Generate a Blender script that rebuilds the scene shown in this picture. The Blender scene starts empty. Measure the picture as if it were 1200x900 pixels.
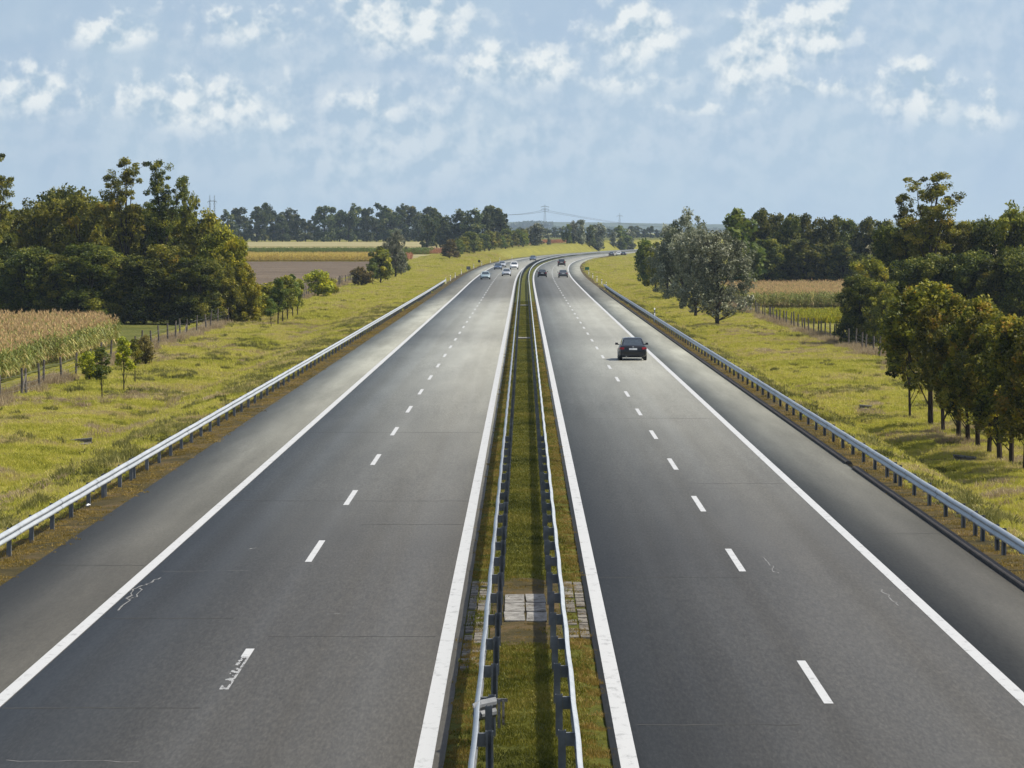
import bpy, bmesh, math, random
import numpy as np
from mathutils import Matrix, Vector, Euler

R = math.radians
sc = bpy.context.scene
COL = sc.collection

# ------------------------------------------------------------------ camera
F_PX, CX, CY = 3990.0, 600.0, 450.0        # focal length and centre in photograph pixels (1200 x 900)
CAM_H, HOR_Y, VP_X = 8.15, 272.0, 614.0
PITCH = math.atan((CY - HOR_Y) / F_PX)
YAW = math.atan((VP_X - CX) / F_PX)
cam_d = bpy.data.cameras.new('camera')
cam = bpy.data.objects.new('camera', cam_d)
COL.objects.link(cam)
cam.location = (0, 0, CAM_H)
cam.rotation_euler = (R(90) - PITCH, 0, YAW)
cam_d.sensor_width = 36.0
cam_d.lens = 36.0 * F_PX / 1200.0
cam_d.clip_start = 0.5
cam_d.clip_end = 30000
sc.camera = cam

# ------------------------------------------------------------------ light and sky
SUN_EL, SUN_AZ = 52.0, 84.0                # azimuth clockwise from +Y (straight ahead)
sun_d = bpy.data.lights.new('sun', 'SUN')
sun_d.energy = 4.5
sun_d.angle = R(0.53)
sun_d.color = (1.0, 0.93, 0.80)
sun = bpy.data.objects.new('sun', sun_d)
COL.objects.link(sun)
sdir = Vector((math.sin(R(SUN_AZ)) * math.cos(R(SUN_EL)), math.cos(R(SUN_AZ)) * math.cos(R(SUN_EL)), math.sin(R(SUN_EL))))
sun.rotation_euler = (-sdir).to_track_quat('-Z', 'Y').to_euler()
sun.location = (60, 20, 80)

sc.view_settings.view_transform = 'Standard'
sc.view_settings.look = 'None'
sc.view_settings.exposure = 0.3
sc.view_settings.gamma = 1.0
sc.view_settings.use_curve_mapping = False
sc.cycles.use_denoising = True
sc.cycles.max_bounces = 4
sc.cycles.diffuse_bounces = 2
sc.cycles.transmission_bounces = 4
sc.cycles.transparent_max_bounces = 6
sc.cycles.volume_bounces = 0

SKY_STRENGTH = 0.128
CLOUDS = [  # cumulus: centre x, centre y, half width, half height in the photograph, weight
    (122, 42, 36, 15, .9), (290, 40, 62, 17, .72), (215, 18, 50, 11, .45), (480, 20, 66, 34, 1.0), (512, 64, 24, 18, .6), (575, 78, 30, 18, .85),
    (38, 112, 46, 24, .85), (135, 124, 40, 16, .7), (235, 122, 62, 26, .95), (325, 146, 42, 16, .55), (455, 128, 62, 24, .62), (545, 112, 22, 9, .5),
    (640, 74, 42, 24, .9), (744, 42, 38, 30, 1.1), (735, 100, 44, 15, .7), (800, 96, 24, 14, .6), (886, 60, 38, 40, 1.05), (952, 38, 32, 28, 1.0),
    (965, 106, 54, 9, .72), (838, 130, 52, 8, .68), (1070, 112, 52, 26, .9), (1155, 135, 28, 20, .75), (1180, 95, 30, 10, .4)]
FAINT = [(470, 165, 90, 45, .5), (300, 60, 150, 40, .32), (600, 150, 220, 40, .25), (900, 150, 180, 40, .3), (1090, 40, 120, 40, .45), (120, 150, 160, 36, .3), (815, 50, 60, 26, .4)]


def build_world():
    w = bpy.data.worlds.new('World')
    sc.world = w
    w.use_nodes = True
    nt = w.node_tree
    N, L = nt.nodes, nt.links
    N.clear()

    def M(op, a, b=None, c=None, clamp=False):
        n = N.new('ShaderNodeMath'); n.operation = op; n.use_clamp = clamp
        for k, v in enumerate((a, b, c)):
            if v is None: continue
            if isinstance(v, (int, float)): n.inputs[k].default_value = v
            else: L.new(v, n.inputs[k])
        return n.outputs[0]

    tc = N.new('ShaderNodeTexCoord')
    sep = N.new('ShaderNodeSeparateXYZ'); L.new(tc.outputs['Generated'], sep.inputs[0])
    x, y, z = sep.outputs
    # clear air: the Nishita sky, sampled a little higher than the eye line so that it stays blue down to the fields
    zz = M('ADD', M('MULTIPLY', M('MAXIMUM', z, 0.0), 0.72), 0.27)
    cv = N.new('ShaderNodeCombineXYZ'); L.new(x, cv.inputs[0]); L.new(y, cv.inputs[1]); L.new(zz, cv.inputs[2])
    nv = N.new('ShaderNodeVectorMath'); nv.operation = 'NORMALIZE'; L.new(cv.outputs[0], nv.inputs[0])
    sky = N.new('ShaderNodeTexSky'); sky.sky_type = 'NISHITA'; sky.sun_disc = False
    sky.sun_elevation = R(SUN_EL); sky.sun_rotation = R(SUN_AZ)
    sky.air_density = 1.0; sky.dust_density = 2.6; sky.ozone_density = 1.0
    L.new(nv.outputs[0], sky.inputs['Vector'])
    bg = N.new('ShaderNodeBackground'); bg.inputs['Strength'].default_value = SKY_STRENGTH
    L.new(sky.outputs[0], bg.inputs['Color'])
    # clouds laid out in azimuth / elevation (unit: 0.0251 rad)
    az = M('ARCTAN2', x, y)
    el = M('ARCSINE', z)
    U = M('MULTIPLY', az, F_PX / 100.0)
    V = M('MULTIPLY', el, F_PX / 100.0)
    uv = N.new('ShaderNodeCombineXYZ'); L.new(U, uv.inputs[0]); L.new(V, uv.inputs[1])

    def noise(scale, detail, off, rough=.55):
        a = N.new('ShaderNodeVectorMath'); a.operation = 'ADD'
        L.new(uv.outputs[0], a.inputs[0]); a.inputs[1].default_value = off
        n = N.new('ShaderNodeTexNoise'); n.inputs['Scale'].default_value = scale
        n.inputs['Detail'].default_value = detail; n.inputs['Roughness'].default_value = rough
        L.new(a.outputs[0], n.inputs['Vector'])
        return n.outputs[0]
    n1 = noise(2.9, 6, (3.3, 1.7, 0.4), .58)
    n1u = noise(2.9, 3, (3.2, 1.84, 0.4), .58)      # the same field a little higher: tells lit tops from bases
    nw = noise(1.3, 2, (9.1, 4.2, 2.0))
    # warp the positions so outlines are billowy
    wx = M('MULTIPLY', M('SUBTRACT', nw, .5), 1.1)
    wy = M('MULTIPLY', M('SUBTRACT', n1, .5), -.6)
    wv = N.new('ShaderNodeCombineXYZ'); L.new(M('ADD', U, wx), wv.inputs[0]); L.new(M('ADD', V, wy), wv.inputs[1])
    def blob(vec, cx, cy, a, b, wgt):
        s = N.new('ShaderNodeVectorMath'); s.operation = 'SUBTRACT'
        L.new(vec, s.inputs[0]); s.inputs[1].default_value = ((cx - VP_X) / 100, (HOR_Y - cy) / 100, 0)
        m = N.new('ShaderNodeVectorMath'); m.operation = 'MULTIPLY'
        L.new(s.outputs[0], m.inputs[0]); m.inputs[1].default_value = (64 / a, 60 / b, 0)
        d = N.new('ShaderNodeVectorMath'); d.operation = 'DOT_PRODUCT'
        L.new(m.outputs[0], d.inputs[0]); L.new(m.outputs[0], d.inputs[1])
        return M('MULTIPLY', M('POWER', 0.42, d.outputs['Value']), wgt)
    total = faint = None
    for c in CLOUDS:
        g = blob(wv.outputs[0], *c)
        total = g if total is None else M('MAXIMUM', total, g)
    for c in FAINT:
        g = blob(wv.outputs[0], *c)
        faint = g if faint is None else M('ADD', faint, g)
    # the same kind of clouds go on all round the sky
    nb = noise(.55, 2, (31.0, 7.0, 5.0), .5)
    around = M('MULTIPLY', M('SUBTRACT', nb, .50), 4.0, clamp=True)
    far = M('MULTIPLY', M('SUBTRACT', M('MAXIMUM', M('ABSOLUTE', U), M('MULTIPLY', V, 2.0)), 6.6), .8, clamp=True)
    total = M('MAXIMUM', total, M('MULTIPLY', around, far))
    f = M('ADD', M('MULTIPLY', total, 1.15), M('MULTIPLY', M('SUBTRACT', n1, .5), 1.5))
    mr = N.new('ShaderNodeMapRange'); mr.interpolation_type = 'SMOOTHSTEP'
    mr.inputs['From Min'].default_value = .26; mr.inputs['From Max'].default_value = 1.10
    L.new(f, mr.inputs['Value'])
    # thin haze veil, thickest towards the horizon all round
    veil = M('MULTIPLY', M('ADD', M('MULTIPLY', noise(.8, 2, (1, 5, 9)), .5), .34), M('MAXIMUM', M('SUBTRACT', 1.0, M('MULTIPLY', z, 2.2)), .12), clamp=True)
    bv = N.new('ShaderNodeBackground'); bv.inputs['Color'].default_value = (.455, .565, .63, 1)
    mv = N.new('ShaderNodeMixShader'); L.new(veil, mv.inputs[0]); L.new(bg.outputs[0], mv.inputs[1]); L.new(bv.outputs[0], mv.inputs[2])
    dens = M('MAXIMUM', M('MULTIPLY', mr.outputs[0], .90), M('MULTIPLY', faint, M('ADD', M('MULTIPLY', n1, .55), M('MULTIPLY', nw, .35))), clamp=True)
    shade = M('ADD', M('MULTIPLY', M('SUBTRACT', n1, n1u), 4.2), .56, clamp=True)
    cr = N.new('ShaderNodeMix'); cr.data_type = 'RGBA'
    L.new(shade, cr.inputs['Factor'])
    cr.inputs['A'].default_value = (.345, .455, .555, 1)
    cr.inputs['B'].default_value = (.70, .735, .74, 1)
    bc = N.new('ShaderNodeBackground'); L.new(cr.outputs['Result'], bc.inputs['Color']); bc.inputs['Strength'].default_value = 1.0
    mix = N.new('ShaderNodeMixShader'); L.new(dens, mix.inputs[0]); L.new(mv.outputs[0], mix.inputs[1]); L.new(bc.outputs[0], mix.inputs[2])
    out = N.new('ShaderNodeOutputWorld'); L.new(mix.outputs[0], out.inputs['Surface'])
    w.cycles.sampling_method = 'MANUAL'; w.cycles.sample_map_resolution = 256


build_world()

# ------------------------------------------------------------------ the lie of the land
K3, S0 = 6.0e-8, 500.0


def xc(Y):
    Y = np.asarray(Y, float)
    a = K3 * np.clip(Y - S0, 0, 1000) ** 3
    t = np.clip(Y - 1500, 0, 500)
    b = .18 * t + .5 * 3.6e-4 * t * t
    c = .36 * np.clip(Y - 2000, 0, None)
    return a + b + c


def xcd(Y):
    Y = np.asarray(Y, float)
    return 3 * K3 * np.clip(Y - S0, 0, 1000) ** 2 + 3.6e-4 * np.clip(Y - 1500, 0, 500)


def wide(Y): return np.sqrt(1 + xcd(Y) ** 2)


def zr(Y):
    return np.interp(Y, [-100, 0, 250, 450, 650, 850, 1100, 1400, 3000, 9500], [.05, 0, -.28, -.45, -.4, -.1, .1, .2, 1.0, 4])


def smooth(a, b, x):
    t = np.clip((x - a) / (b - a), 0, 1)
    return t * t * (3 - 2 * t)


def zf(u, Y):
    l = np.interp(Y, [-100, 100, 200, 285, 530, 700, 900, 1100, 1500, 3000, 9500], [-2.2, -2.0, -1.8, -1.4, -.9, -.2, .9, 2.2, 4.0, 5.0, 6.6])
    r = np.interp(Y, [-100, 285, 427, 560, 700, 1000, 1300, 1800, 3000, 9500], [-2.3, -2.4, -2.6, -2.3, -1.6, .0, 1.2, 2.8, 4.5, 6.6])
    return np.where(u < 0, l, r)


def ground_z(X, Y):
    X = np.asarray(X, float); Y = np.asarray(Y, float)
    u = (X - xc(Y)) / wide(Y)
    a = np.abs(u)
    inner = np.where(u < 0, 14.3, 13.2)
    outer = np.where(u < 0, 20.5, 18.0)
    t = smooth(inner, outer, a)
    r = zr(Y)
    z = (r - .05 - .10 * smooth(12.2, 14, a)) * (1 - t) + zf(u, Y) * t
    z = z - .30 * np.exp(-((a - outer - .3) / 1.3) ** 2) * np.clip((r - zf(u, Y)) / 1.2, .3, 1)
    bump = .07 * np.sin(X * 1.1 + .5 * np.sin(Y * .21)) * np.sin(Y * .37 + .8 * np.sin(X * .5)) + .05 * np.sin(X * .43 + 2) * np.sin(Y * .13 + 1.1) + .03 * np.sin(2.3 * X + 1.7 * Y)
    z = z + bump * t * np.clip(1.6 - a / 60, .15, 1)
    return z


def gz(x, y): return float(ground_z(x, y))


def U2X(u, Y): return xc(Y) + u * wide(Y)


def atZ(px, Y):
    """world X of photograph column px at distance Y"""
    return (px - VP_X) / F_PX * Y


def at(px, py):
    """where the sight line through a photograph pixel meets the land"""
    d = Matrix.Rotation(YAW, 3, 'Z') @ Matrix.Rotation(R(90) - PITCH, 3, 'X') @ Vector(((px - CX) / F_PX, -(py - CY) / F_PX, -1))
    d = d / d.y
    prev = 30.0
    for s in np.concatenate([np.arange(30, 400, 1.0), np.arange(400, 2500, 4.0), np.arange(2500, 9000, 40.0)]):
        if CAM_H + d.z * s <= gz(d.x * s, s):
            lo, hi = prev, s
            for _ in range(20):
                m = .5 * (lo + hi)
                if CAM_H + d.z * m <= gz(d.x * m, m): hi = m
                else: lo = m
            return d.x * hi, hi
        prev = s
    return d.x * 9000, 9000.0


# ------------------------------------------------------------------ helpers: objects
def tag(o, label=None, cat=None, group=None, kind=None):
    if label: o['label'] = label
    if cat: o['category'] = cat
    if group: o['group'] = group
    if kind: o['kind'] = kind
    return o


def obj(name, mesh, parent=None, mat=None, loc=None, rz=0.0):
    o = bpy.data.objects.new(name, mesh)
    COL.objects.link(o)
    if mat is not None and mesh is not None and not mesh.materials: mesh.materials.append(mat)
    if parent is not None: o.parent = parent
    if loc is not None: o.location = loc
    if rz: o.rotation_euler = (0, 0, rz)
    return o


def empty(name, loc=(0, 0, 0), rz=0.0):
    o = bpy.data.objects.new(name, None)
    COL.objects.link(o)
    o.location = loc; o.rotation_euler = (0, 0, rz); o.empty_display_size = .3
    return o


class MB:
    """collects vertices and faces for one mesh"""
    def __init__(s): s.v = []; s.f = []; s.m = []; s.cur = 0

    def add(s, vs, fs):
        b = len(s.v)
        s.v.extend([tuple(float(q) for q in p) for p in vs])
        s.f.extend([tuple(b + i for i in f) for f in fs])
        s.m.extend([s.cur] * len(fs))

    def box(s, c, d, rz=0.0, taper=1.0):
        hx, hy, hz = d[0] / 2, d[1] / 2, d[2] / 2
        ca, sa = math.cos(rz), math.sin(rz)
        vs = []
        for k in (-1, 1):
            t = taper if k > 0 else 1
            for (i, j) in ((-1, -1), (1, -1), (1, 1), (-1, 1)):
                x, y = i * hx * t, j * hy * t
                vs.append((c[0] + x * ca - y * sa, c[1] + x * sa + y * ca, c[2] + k * hz))
        s.add(vs, [(3, 2, 1, 0), (4, 5, 6, 7), (0, 1, 5, 4), (1, 2, 6, 5), (2, 3, 7, 6), (3, 0, 4, 7)])

    def tube(s, pts, rad, n=6, cap=True):
        pts = [Vector(p) for p in pts]
        if not isinstance(rad, (list, tuple)): rad = [rad] * len(pts)
        vs = []
        for i, p in enumerate(pts):
            d = (pts[min(i + 1, len(pts) - 1)] - pts[max(i - 1, 0)]).normalized()
            a = d.orthogonal().normalized() if abs(d.z) < .95 else Vector((1, 0, 0))
            a = (a - d * a.dot(d)).normalized()
            b = d.cross(a)
            for k in range(n):
                t = 2 * math.pi * k / n
                vs.append(p + (a * math.cos(t) + b * math.sin(t)) * rad[i])
        fs = []
        for i in range(len(pts) - 1):
            for k in range(n):
                k2 = (k + 1) % n
                fs.append((i * n + k, i * n + k2, (i + 1) * n + k2, (i + 1) * n + k))
        if cap:
            fs.append(tuple(range(n - 1, -1, -1)))
            fs.append(tuple((len(pts) - 1) * n + k for k in range(n)))
        s.add(vs, fs)

    def cyl(s, c, r, h, axis='Z', n=14, r2=None):
        ax = {'X': Vector((1, 0, 0)), 'Y': Vector((0, 1, 0)), 'Z': Vector((0, 0, 1))}[axis]
        c = Vector(c)
        s.tube([c - ax * h / 2, c + ax * h / 2], [r, r if r2 is None else r2], n)

    def mesh(s, name, smooth_deg=None, mats=()):
        me = bpy.data.meshes.new(name)
        me.from_pydata(s.v, [], s.f)
        for m in mats: me.materials.append(m)
        if len(mats) > 1: me.polygons.foreach_set('material_index', s.m)
        if smooth_deg is not None:
            me.polygons.foreach_set('use_smooth', [True] * len(me.polygons))
            me.set_sharp_from_angle(angle=R(smooth_deg))
        me.update()
        return me


def np_mesh(name, co, quads, mat=None, smoothed=False, tint=None):
    me = bpy.data.meshes.new(name)
    co = np.ascontiguousarray(co, np.float32); quads = np.ascontiguousarray(quads, np.int32)
    k = quads.shape[1]
    me.vertices.add(len(co)); me.vertices.foreach_set('co', co.ravel())
    me.loops.add(quads.size); me.loops.foreach_set('vertex_index', quads.ravel())
    me.polygons.add(len(quads)); me.polygons.foreach_set('loop_start', np.arange(0, quads.size, k, dtype=np.int32))
    if smoothed: me.polygons.foreach_set('use_smooth', np.ones(len(quads), bool))
    if tint is not None:
        at_ = me.attributes.new('tint', 'FLOAT', 'FACE')
        at_.data.foreach_set('value', np.ascontiguousarray(tint, np.float32))
    me.update(calc_edges=True)
    if mat is not None: me.materials.append(mat)
    return me


def grid_mesh(name, us, Ys, zfun, mat):
    """sheet over road coordinates (us across, Ys along); zfun(X, Y, u)"""
    Ug, Yg = np.meshgrid(np.asarray(us, float), np.asarray(Ys, float))
    Xg = xc(Yg) + Ug * wide(Yg)
    Zg = zfun(Xg, Yg, Ug)
    co = np.stack([Xg, Yg, Zg], -1).reshape(-1, 3)
    nu, ny = len(us), len(Ys)
    i = np.arange(ny - 1)[:, None] * nu + np.arange(nu - 1)[None, :]
    q = np.stack([i, i + 1, i + nu + 1, i + nu], -1).reshape(-1, 4)
    return np_mesh(name, co, q, mat, smoothed=True)


# ------------------------------------------------------------------ helpers: materials
class NT:
    def __init__(s, name, rough=.8, spec=.3):
        s.m = bpy.data.materials.new(name); s.m.use_nodes = True
        s.n = s.m.node_tree.nodes; s.l = s.m.node_tree.links
        s.p = s.n['Principled BSDF']; s.out = s.n['Material Output']
        s.p.inputs['Roughness'].default_value = rough
        s.p.inputs['Specular IOR Level'].default_value = spec
        s.geo = None

    def pos(s, sx=1, sy=1, sz=1, off=(0, 0, 0)):
        if s.geo is None: s.geo = s.n.new('ShaderNodeNewGeometry')
        mp = s.n.new('ShaderNodeMapping'); mp.inputs['Scale'].default_value = (sx, sy, sz); mp.inputs['Location'].default_value = off
        s.l.new(s.geo.outputs['Position'], mp.inputs['Vector'])
        return mp.outputs[0]

    def noise(s, scale, detail=3, rough=.55, vec=None, **k):
        n = s.n.new('ShaderNodeTexNoise')
        n.inputs['Scale'].default_value = scale; n.inputs['Detail'].default_value = detail; n.inputs['Roughness'].default_value = rough
        s.l.new(vec if vec is not None else s.pos(**k), n.inputs['Vector'])
        return n.outputs[0]

    def attr(s, name):
        n = s.n.new('ShaderNodeAttribute'); n.attribute_name = name
        return n.outputs['Fac']

    def rand(s):
        return s.n.new('ShaderNodeObjectInfo').outputs['Random']

    def ramp(s, fac, stops):
        r = s.n.new('ShaderNodeValToRGB')
        e = r.color_ramp.elements
        while len(e) > 1: e.remove(e[-1])
        e[0].position = stops[0][0]; e[0].color = tuple(stops[0][1]) + (1,)
        for p, c in stops[1:]:
            q = e.new(p); q.color = tuple(c) + (1,)
        s.l.new(fac, r.inputs[0])
        return r.outputs[0]

    def map(s, v, a, b, c=0.0, d=1.0):
        m = s.n.new('ShaderNodeMapRange')
        for k, q in zip(('From Min', 'From Max', 'To Min', 'To Max'), (a, b, c, d)): m.inputs[k].default_value = q
        s.l.new(v, m.inputs['Value'])
        return m.outputs[0]

    def math(s, op, a, b):
        m = s.n.new('ShaderNodeMath'); m.operation = op
        for k, v in enumerate((a, b)):
            if isinstance(v, (int, float)): m.inputs[k].default_value = v
            else: s.l.new(v, m.inputs[k])
        return m.outputs[0]

    def mix(s, fac, a, b, mode='MIX'):
        m = s.n.new('ShaderNodeMix'); m.data_type = 'RGBA'; m.blend_type = mode
        for k, v in (('Factor', fac), ('A', a), ('B', b)):
            i = m.inputs[k] if k == 'Factor' else [q for q in m.inputs if q.name == k and q.type == 'RGBA'][0]
            if isinstance(v, (int, float)): i.default_value = v
            elif isinstance(v, tuple): i.default_value = v + (1,)
            else: s.l.new(v, i)
        return [q for q in m.outputs if q.type == 'RGBA'][0]

    def color(s, c):
        i = s.p.inputs['Base Color']
        if isinstance(c, tuple): i.default_value = c + (1,)
        else: s.l.new(c, i)
        return s

    def bump(s, h, strength=.3, dist=.02):
        b = s.n.new('ShaderNodeBump'); b.inputs['Strength'].default_value = strength; b.inputs['Distance'].default_value = dist
        s.l.new(h, b.inputs['Height']); s.l.new(b.outputs[0], s.p.inputs['Normal'])
        return s

    def translucent(s, color, amount):
        """thin leaf: part of the light comes through"""
        t = s.n.new('ShaderNodeBsdfTranslucent'); s.l.new(color, t.inputs['Color'])
        mx = s.n.new('ShaderNodeMixShader'); mx.inputs[0].default_value = amount
        s.l.new(s.p.outputs[0], mx.inputs[1]); s.l.new(t.outputs[0], mx.inputs[2]); s.l.new(mx.outputs[0], s.out.inputs['Surface'])
        return s


def plain(name, c, rough=.6, metal=0.0, spec=.4, var=.12, scale=6.0):
    t = NT(name, rough, spec)
    t.p.inputs['Metallic'].default_value = metal
    n = t.noise(scale, 4)
    lo = tuple(q * (1 - var) for q in c); hi = tuple(min(1, q * (1 + var)) for q in c)
    t.color(t.ramp(n, [(.3, lo), (.7, hi)]))
    return t.m


def leaf_mat(name, stops, trans=.40, rough=.55, objvar=.25):
    t = NT(name, rough, .25)
    c = t.ramp(t.attr('tint'), stops)
    hs = t.n.new('ShaderNodeHueSaturation')
    t.l.new(c, hs.inputs['Color'])
    t.l.new(t.map(t.rand(), 0, 1, 1 - objvar, 1 + objvar), hs.inputs['Value'])
    t.l.new(t.map(t.rand(), 0, 1, .49, .512), hs.inputs['Hue'])
    t.color(hs.outputs[0])
    t.translucent(hs.outputs[0], trans)
    return t.m


MAT = {}


def painted_light_tone(t, c):
    """light painted into the colour: dark near, pale sheen mid, cloud shade before bend"""
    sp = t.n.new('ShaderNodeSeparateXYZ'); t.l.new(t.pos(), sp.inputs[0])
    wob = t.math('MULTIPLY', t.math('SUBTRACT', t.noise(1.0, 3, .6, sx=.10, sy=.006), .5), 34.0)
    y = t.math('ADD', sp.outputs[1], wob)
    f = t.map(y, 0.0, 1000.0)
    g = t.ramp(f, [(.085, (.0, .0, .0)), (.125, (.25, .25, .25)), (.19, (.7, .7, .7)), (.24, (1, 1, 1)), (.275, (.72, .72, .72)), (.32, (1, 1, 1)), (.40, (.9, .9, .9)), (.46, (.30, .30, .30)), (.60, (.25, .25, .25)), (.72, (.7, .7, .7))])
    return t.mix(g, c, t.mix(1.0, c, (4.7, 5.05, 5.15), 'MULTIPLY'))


def mats():
    # asphalt: lanes with polished wheel tracks, fine grain, sheen and cloud shade painted in by distance
    for key, lanes in (('left', (-9.2, -5.4, -1.55)), ('right', (1.63, 5.32, 8.8))):
        t = NT('asphalt_' + key, .6, .22)
        grain = t.map(t.noise(19, 3, .8, sy=.13), .28, .72, .22, .78)
        mott = t.noise(1.0, 6, .6, sx=.8, sy=.06)
        streak = t.noise(1.0, 2, .5, sx=.85, sy=.0035)
        stain = t.noise(1.0, 3, .6, sx=.4, sy=.012, off=(7, 3, 0))
        joint = t.noise(1.0, 2, .5, sx=.04, sy=.5)
        v = t.math('ADD', t.math('MULTIPLY', grain, .62), t.math('ADD', t.math('MULTIPLY', mott, .24), t.math('MULTIPLY', streak, .13)))
        v = t.math('ADD', v, t.math('ADD', t.math('MULTIPLY', stain, .12), t.math('MULTIPLY', joint, .04)))
        c = t.ramp(v, [(.37, (.027, .0252, .0212)), (.575, (.0505, .0475, .0405)), (.80, (.084, .0795, .069))])
        c = painted_light_tone(t, c)
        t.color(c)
        t.l.new(t.map(streak, .3, .7, .66, .54), t.p.inputs['Roughness'])
        t.bump(grain, .12, .004)
        MAT['asphalt_' + key] = t.m
    t = NT('road_paint', .55, .4)
    w = t.noise(5, 5, .7, sx=1, sy=.5)
    g = t.noise(60, 2)
    t.color(t.mix(t.map(t.math('ADD', w, t.math('MULTIPLY', g, .35)), .74, .90), (.445, .452, .45), (.20, .203, .20)))
    MAT['paint'] = t.m
    MAT['crack'] = plain('crack_seal', (.155, .155, .15), .8, var=.3)
    MAT['kerb'] = plain('kerb_asphalt', (.055, .047, .04), .9, var=.35, scale=3)
    # verge soil and turf below the grass blades
    t = NT('verge_ground', .95, .1)
    a = t.noise(.35, 5, .6); b = t.noise(3.5, 4, .6); c = t.noise(14, 3, .7)
    v = t.math('ADD', t.math('MULTIPLY', a, .5), t.math('ADD', t.math('MULTIPLY', b, .3), t.math('MULTIPLY', c, .2)))
    t.color(t.ramp(v, [(.34, (.085, .078, .018)), (.46, (.150, .145, .026)), (.56, (.205, .195, .034)), (.66, (.240, .205, .062))]))
    t.bump(c, .8, .08)
    MAT['ground'] = t.m
    t = NT('verge_soil', .95, .1)
    a = t.noise(.6, 5, .65); c = t.noise(9, 4, .7)
    v = t.math('ADD', t.math('MULTIPLY', a, .6), t.math('MULTIPLY', c, .4))
    t.color(t.ramp(v, [(.36, (.030, .026, .010)), (.5, (.062, .050, .020)), (.62, (.115, .078, .038))]))
    t.bump(c, .8, .06)
    MAT['soil'] = t.m
    t = NT('median_turf', .95, .1)
    a = t.noise(.9, 5, .65); c = t.noise(12, 4, .7)
    v = t.math('ADD', t.math('MULTIPLY', a, .55), t.math('MULTIPLY', c, .45))
    t.color(t.ramp(v, [(.36, (.030, .036, .006)), (.5, (.070, .075, .010)), (.64, (.12, .115, .018))]))
    t.bump(c, .8, .06)
    MAT['median'] = t.m

    def field(name, stops, sx=.3, sy=.3, scale=1.0):
        t = NT(name, .95, .1)
        a = t.noise(scale, 6, .65, sx=sx, sy=sy); b = t.noise(2.2, 4, .7)
        v = t.math('ADD', t.math('MULTIPLY', a, .6), t.math('MULTIPLY', b, .4))
        t.color(t.ramp(v, stops)); t.bump(b, 1.0, .15)
        MAT[name] = t.m
    field('ploughed', [(.36, (.060, .044, .030)), (.5, (.105, .080, .056)), (.64, (.21, .165, .115))], .05, .35)
    field('stubble', [(.36, (.26, .20, .105)), (.5, (.34, .27, .15)), (.64, (.42, .34, .20))], .03, .2)
    field('meadow', [(.36, (.055, .062, .014)), (.5, (.090, .098, .020)), (.64, (.14, .13, .035))], .2, .2)
    field('pale_field', [(.36, (.20, .19, .085)), (.5, (.27, .24, .12)), (.64, (.33, .28, .16))], .02, .05)
    t = NT('galvanized_steel', .42, .5)
    t.p.inputs['Metallic'].default_value = .15
    n = t.noise(1.2, 4, .6); g = t.noise(22, 3, .6)
    t.color(t.ramp(t.math('ADD', t.math('MULTIPLY', n, .6), t.math('MULTIPLY', g, .4)), [(.3, (.27, .295, .315)), (.5, (.37, .40, .42)), (.7, (.45, .475, .49))]))
    MAT['steel'] = t.m
    t = NT('weathered_steel', .6, .4)  # weathered posts; also paints the shade on rail backs and median faces
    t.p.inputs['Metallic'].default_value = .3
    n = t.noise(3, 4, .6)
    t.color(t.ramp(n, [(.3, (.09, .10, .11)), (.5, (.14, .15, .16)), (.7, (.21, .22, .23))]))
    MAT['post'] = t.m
    for key, pale in (('concrete', (.19, .175, .15)), ('pale_concrete', (.27, .262, .245))):
        t = NT('weathered_' + key, .95, .15)
        a = t.noise(2.2, 5, .7); b = t.noise(16, 4, .7)
        v = t.math('ADD', t.math('MULTIPLY', a, .65), t.math('MULTIPLY', b, .35))
        t.color(t.ramp(v, [(.38, (.055, .040, .026)), (.47, tuple(q * .62 for q in pale)), (.56, pale), (.68, tuple(q * 1.2 for q in pale))])); t.bump(b, .7, .02)
        MAT[key] = t.m
    MAT['fence_wood'] = plain('fence_post_wood', (.11, .095, .08), .9, var=.5, scale=3)
    MAT['wire'] = plain('fence_wire', (.2, .2, .2), .6, .5)
    MAT['white'] = plain('white_plastic', (.75, .75, .74), .5, var=.06)
    MAT['black'] = plain('black_plastic', (.02, .02, .022), .5)
    MAT['green_sign'] = plain('green_sign_sheet', (.01, .16, .06), .45, var=.05)
    MAT['pylon'] = plain('pylon_steel', (.22, .24, .25), .6, .3)
    MAT['rubber'] = plain('tyre_rubber', (.015, .015, .016), .85)
    MAT['rim'] = plain('alloy_rim', (.45, .46, .47), .35, .8)
    MAT['red_light'] = plain('red_lens', (.30, .008, .013), .25, spec=.5)
    MAT['head_light'] = plain('clear_lens', (.70, .72, .74), .1, .3, spec=.8)
    MAT['plate'] = plain('plate_white', (.72, .72, .70), .4, var=.05)
    MAT['chrome'] = plain('chrome', (.75, .76, .78), .15, 1.0)
    t = NT('car_glass', .03, 1.0); t.color((.030, .042, .05)); MAT['glass'] = t.m
    t.p.inputs['Coat Weight'].default_value = .6
    for nm, c in (('black', (.010, .010, .012)), ('silver', (.46, .48, .50)), ('white', (.78, .79, .79)), ('blue', (.05, .085, .15)), ('teal', (.33, .43, .44)), ('grey', (.10, .105, .115)), ('brown', (.045, .030, .028))):
        t = NT('car_paint_' + nm, .28, .5 if nm not in ('black', 'grey', 'brown') else .3); t.color(c)
        t.p.inputs['Coat Weight'].default_value = .35 if nm in ('black', 'grey', 'brown') else .7; t.p.inputs['Coat Roughness'].default_value = .04
        t.p.inputs['Metallic'].default_value = .35 if nm in ('silver', 'teal', 'blue', 'grey') else 0
        MAT['car_' + nm] = t.m
    t = NT('bark', .95, .1)
    n = t.noise(7, 4, .7, sz=.3)
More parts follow.
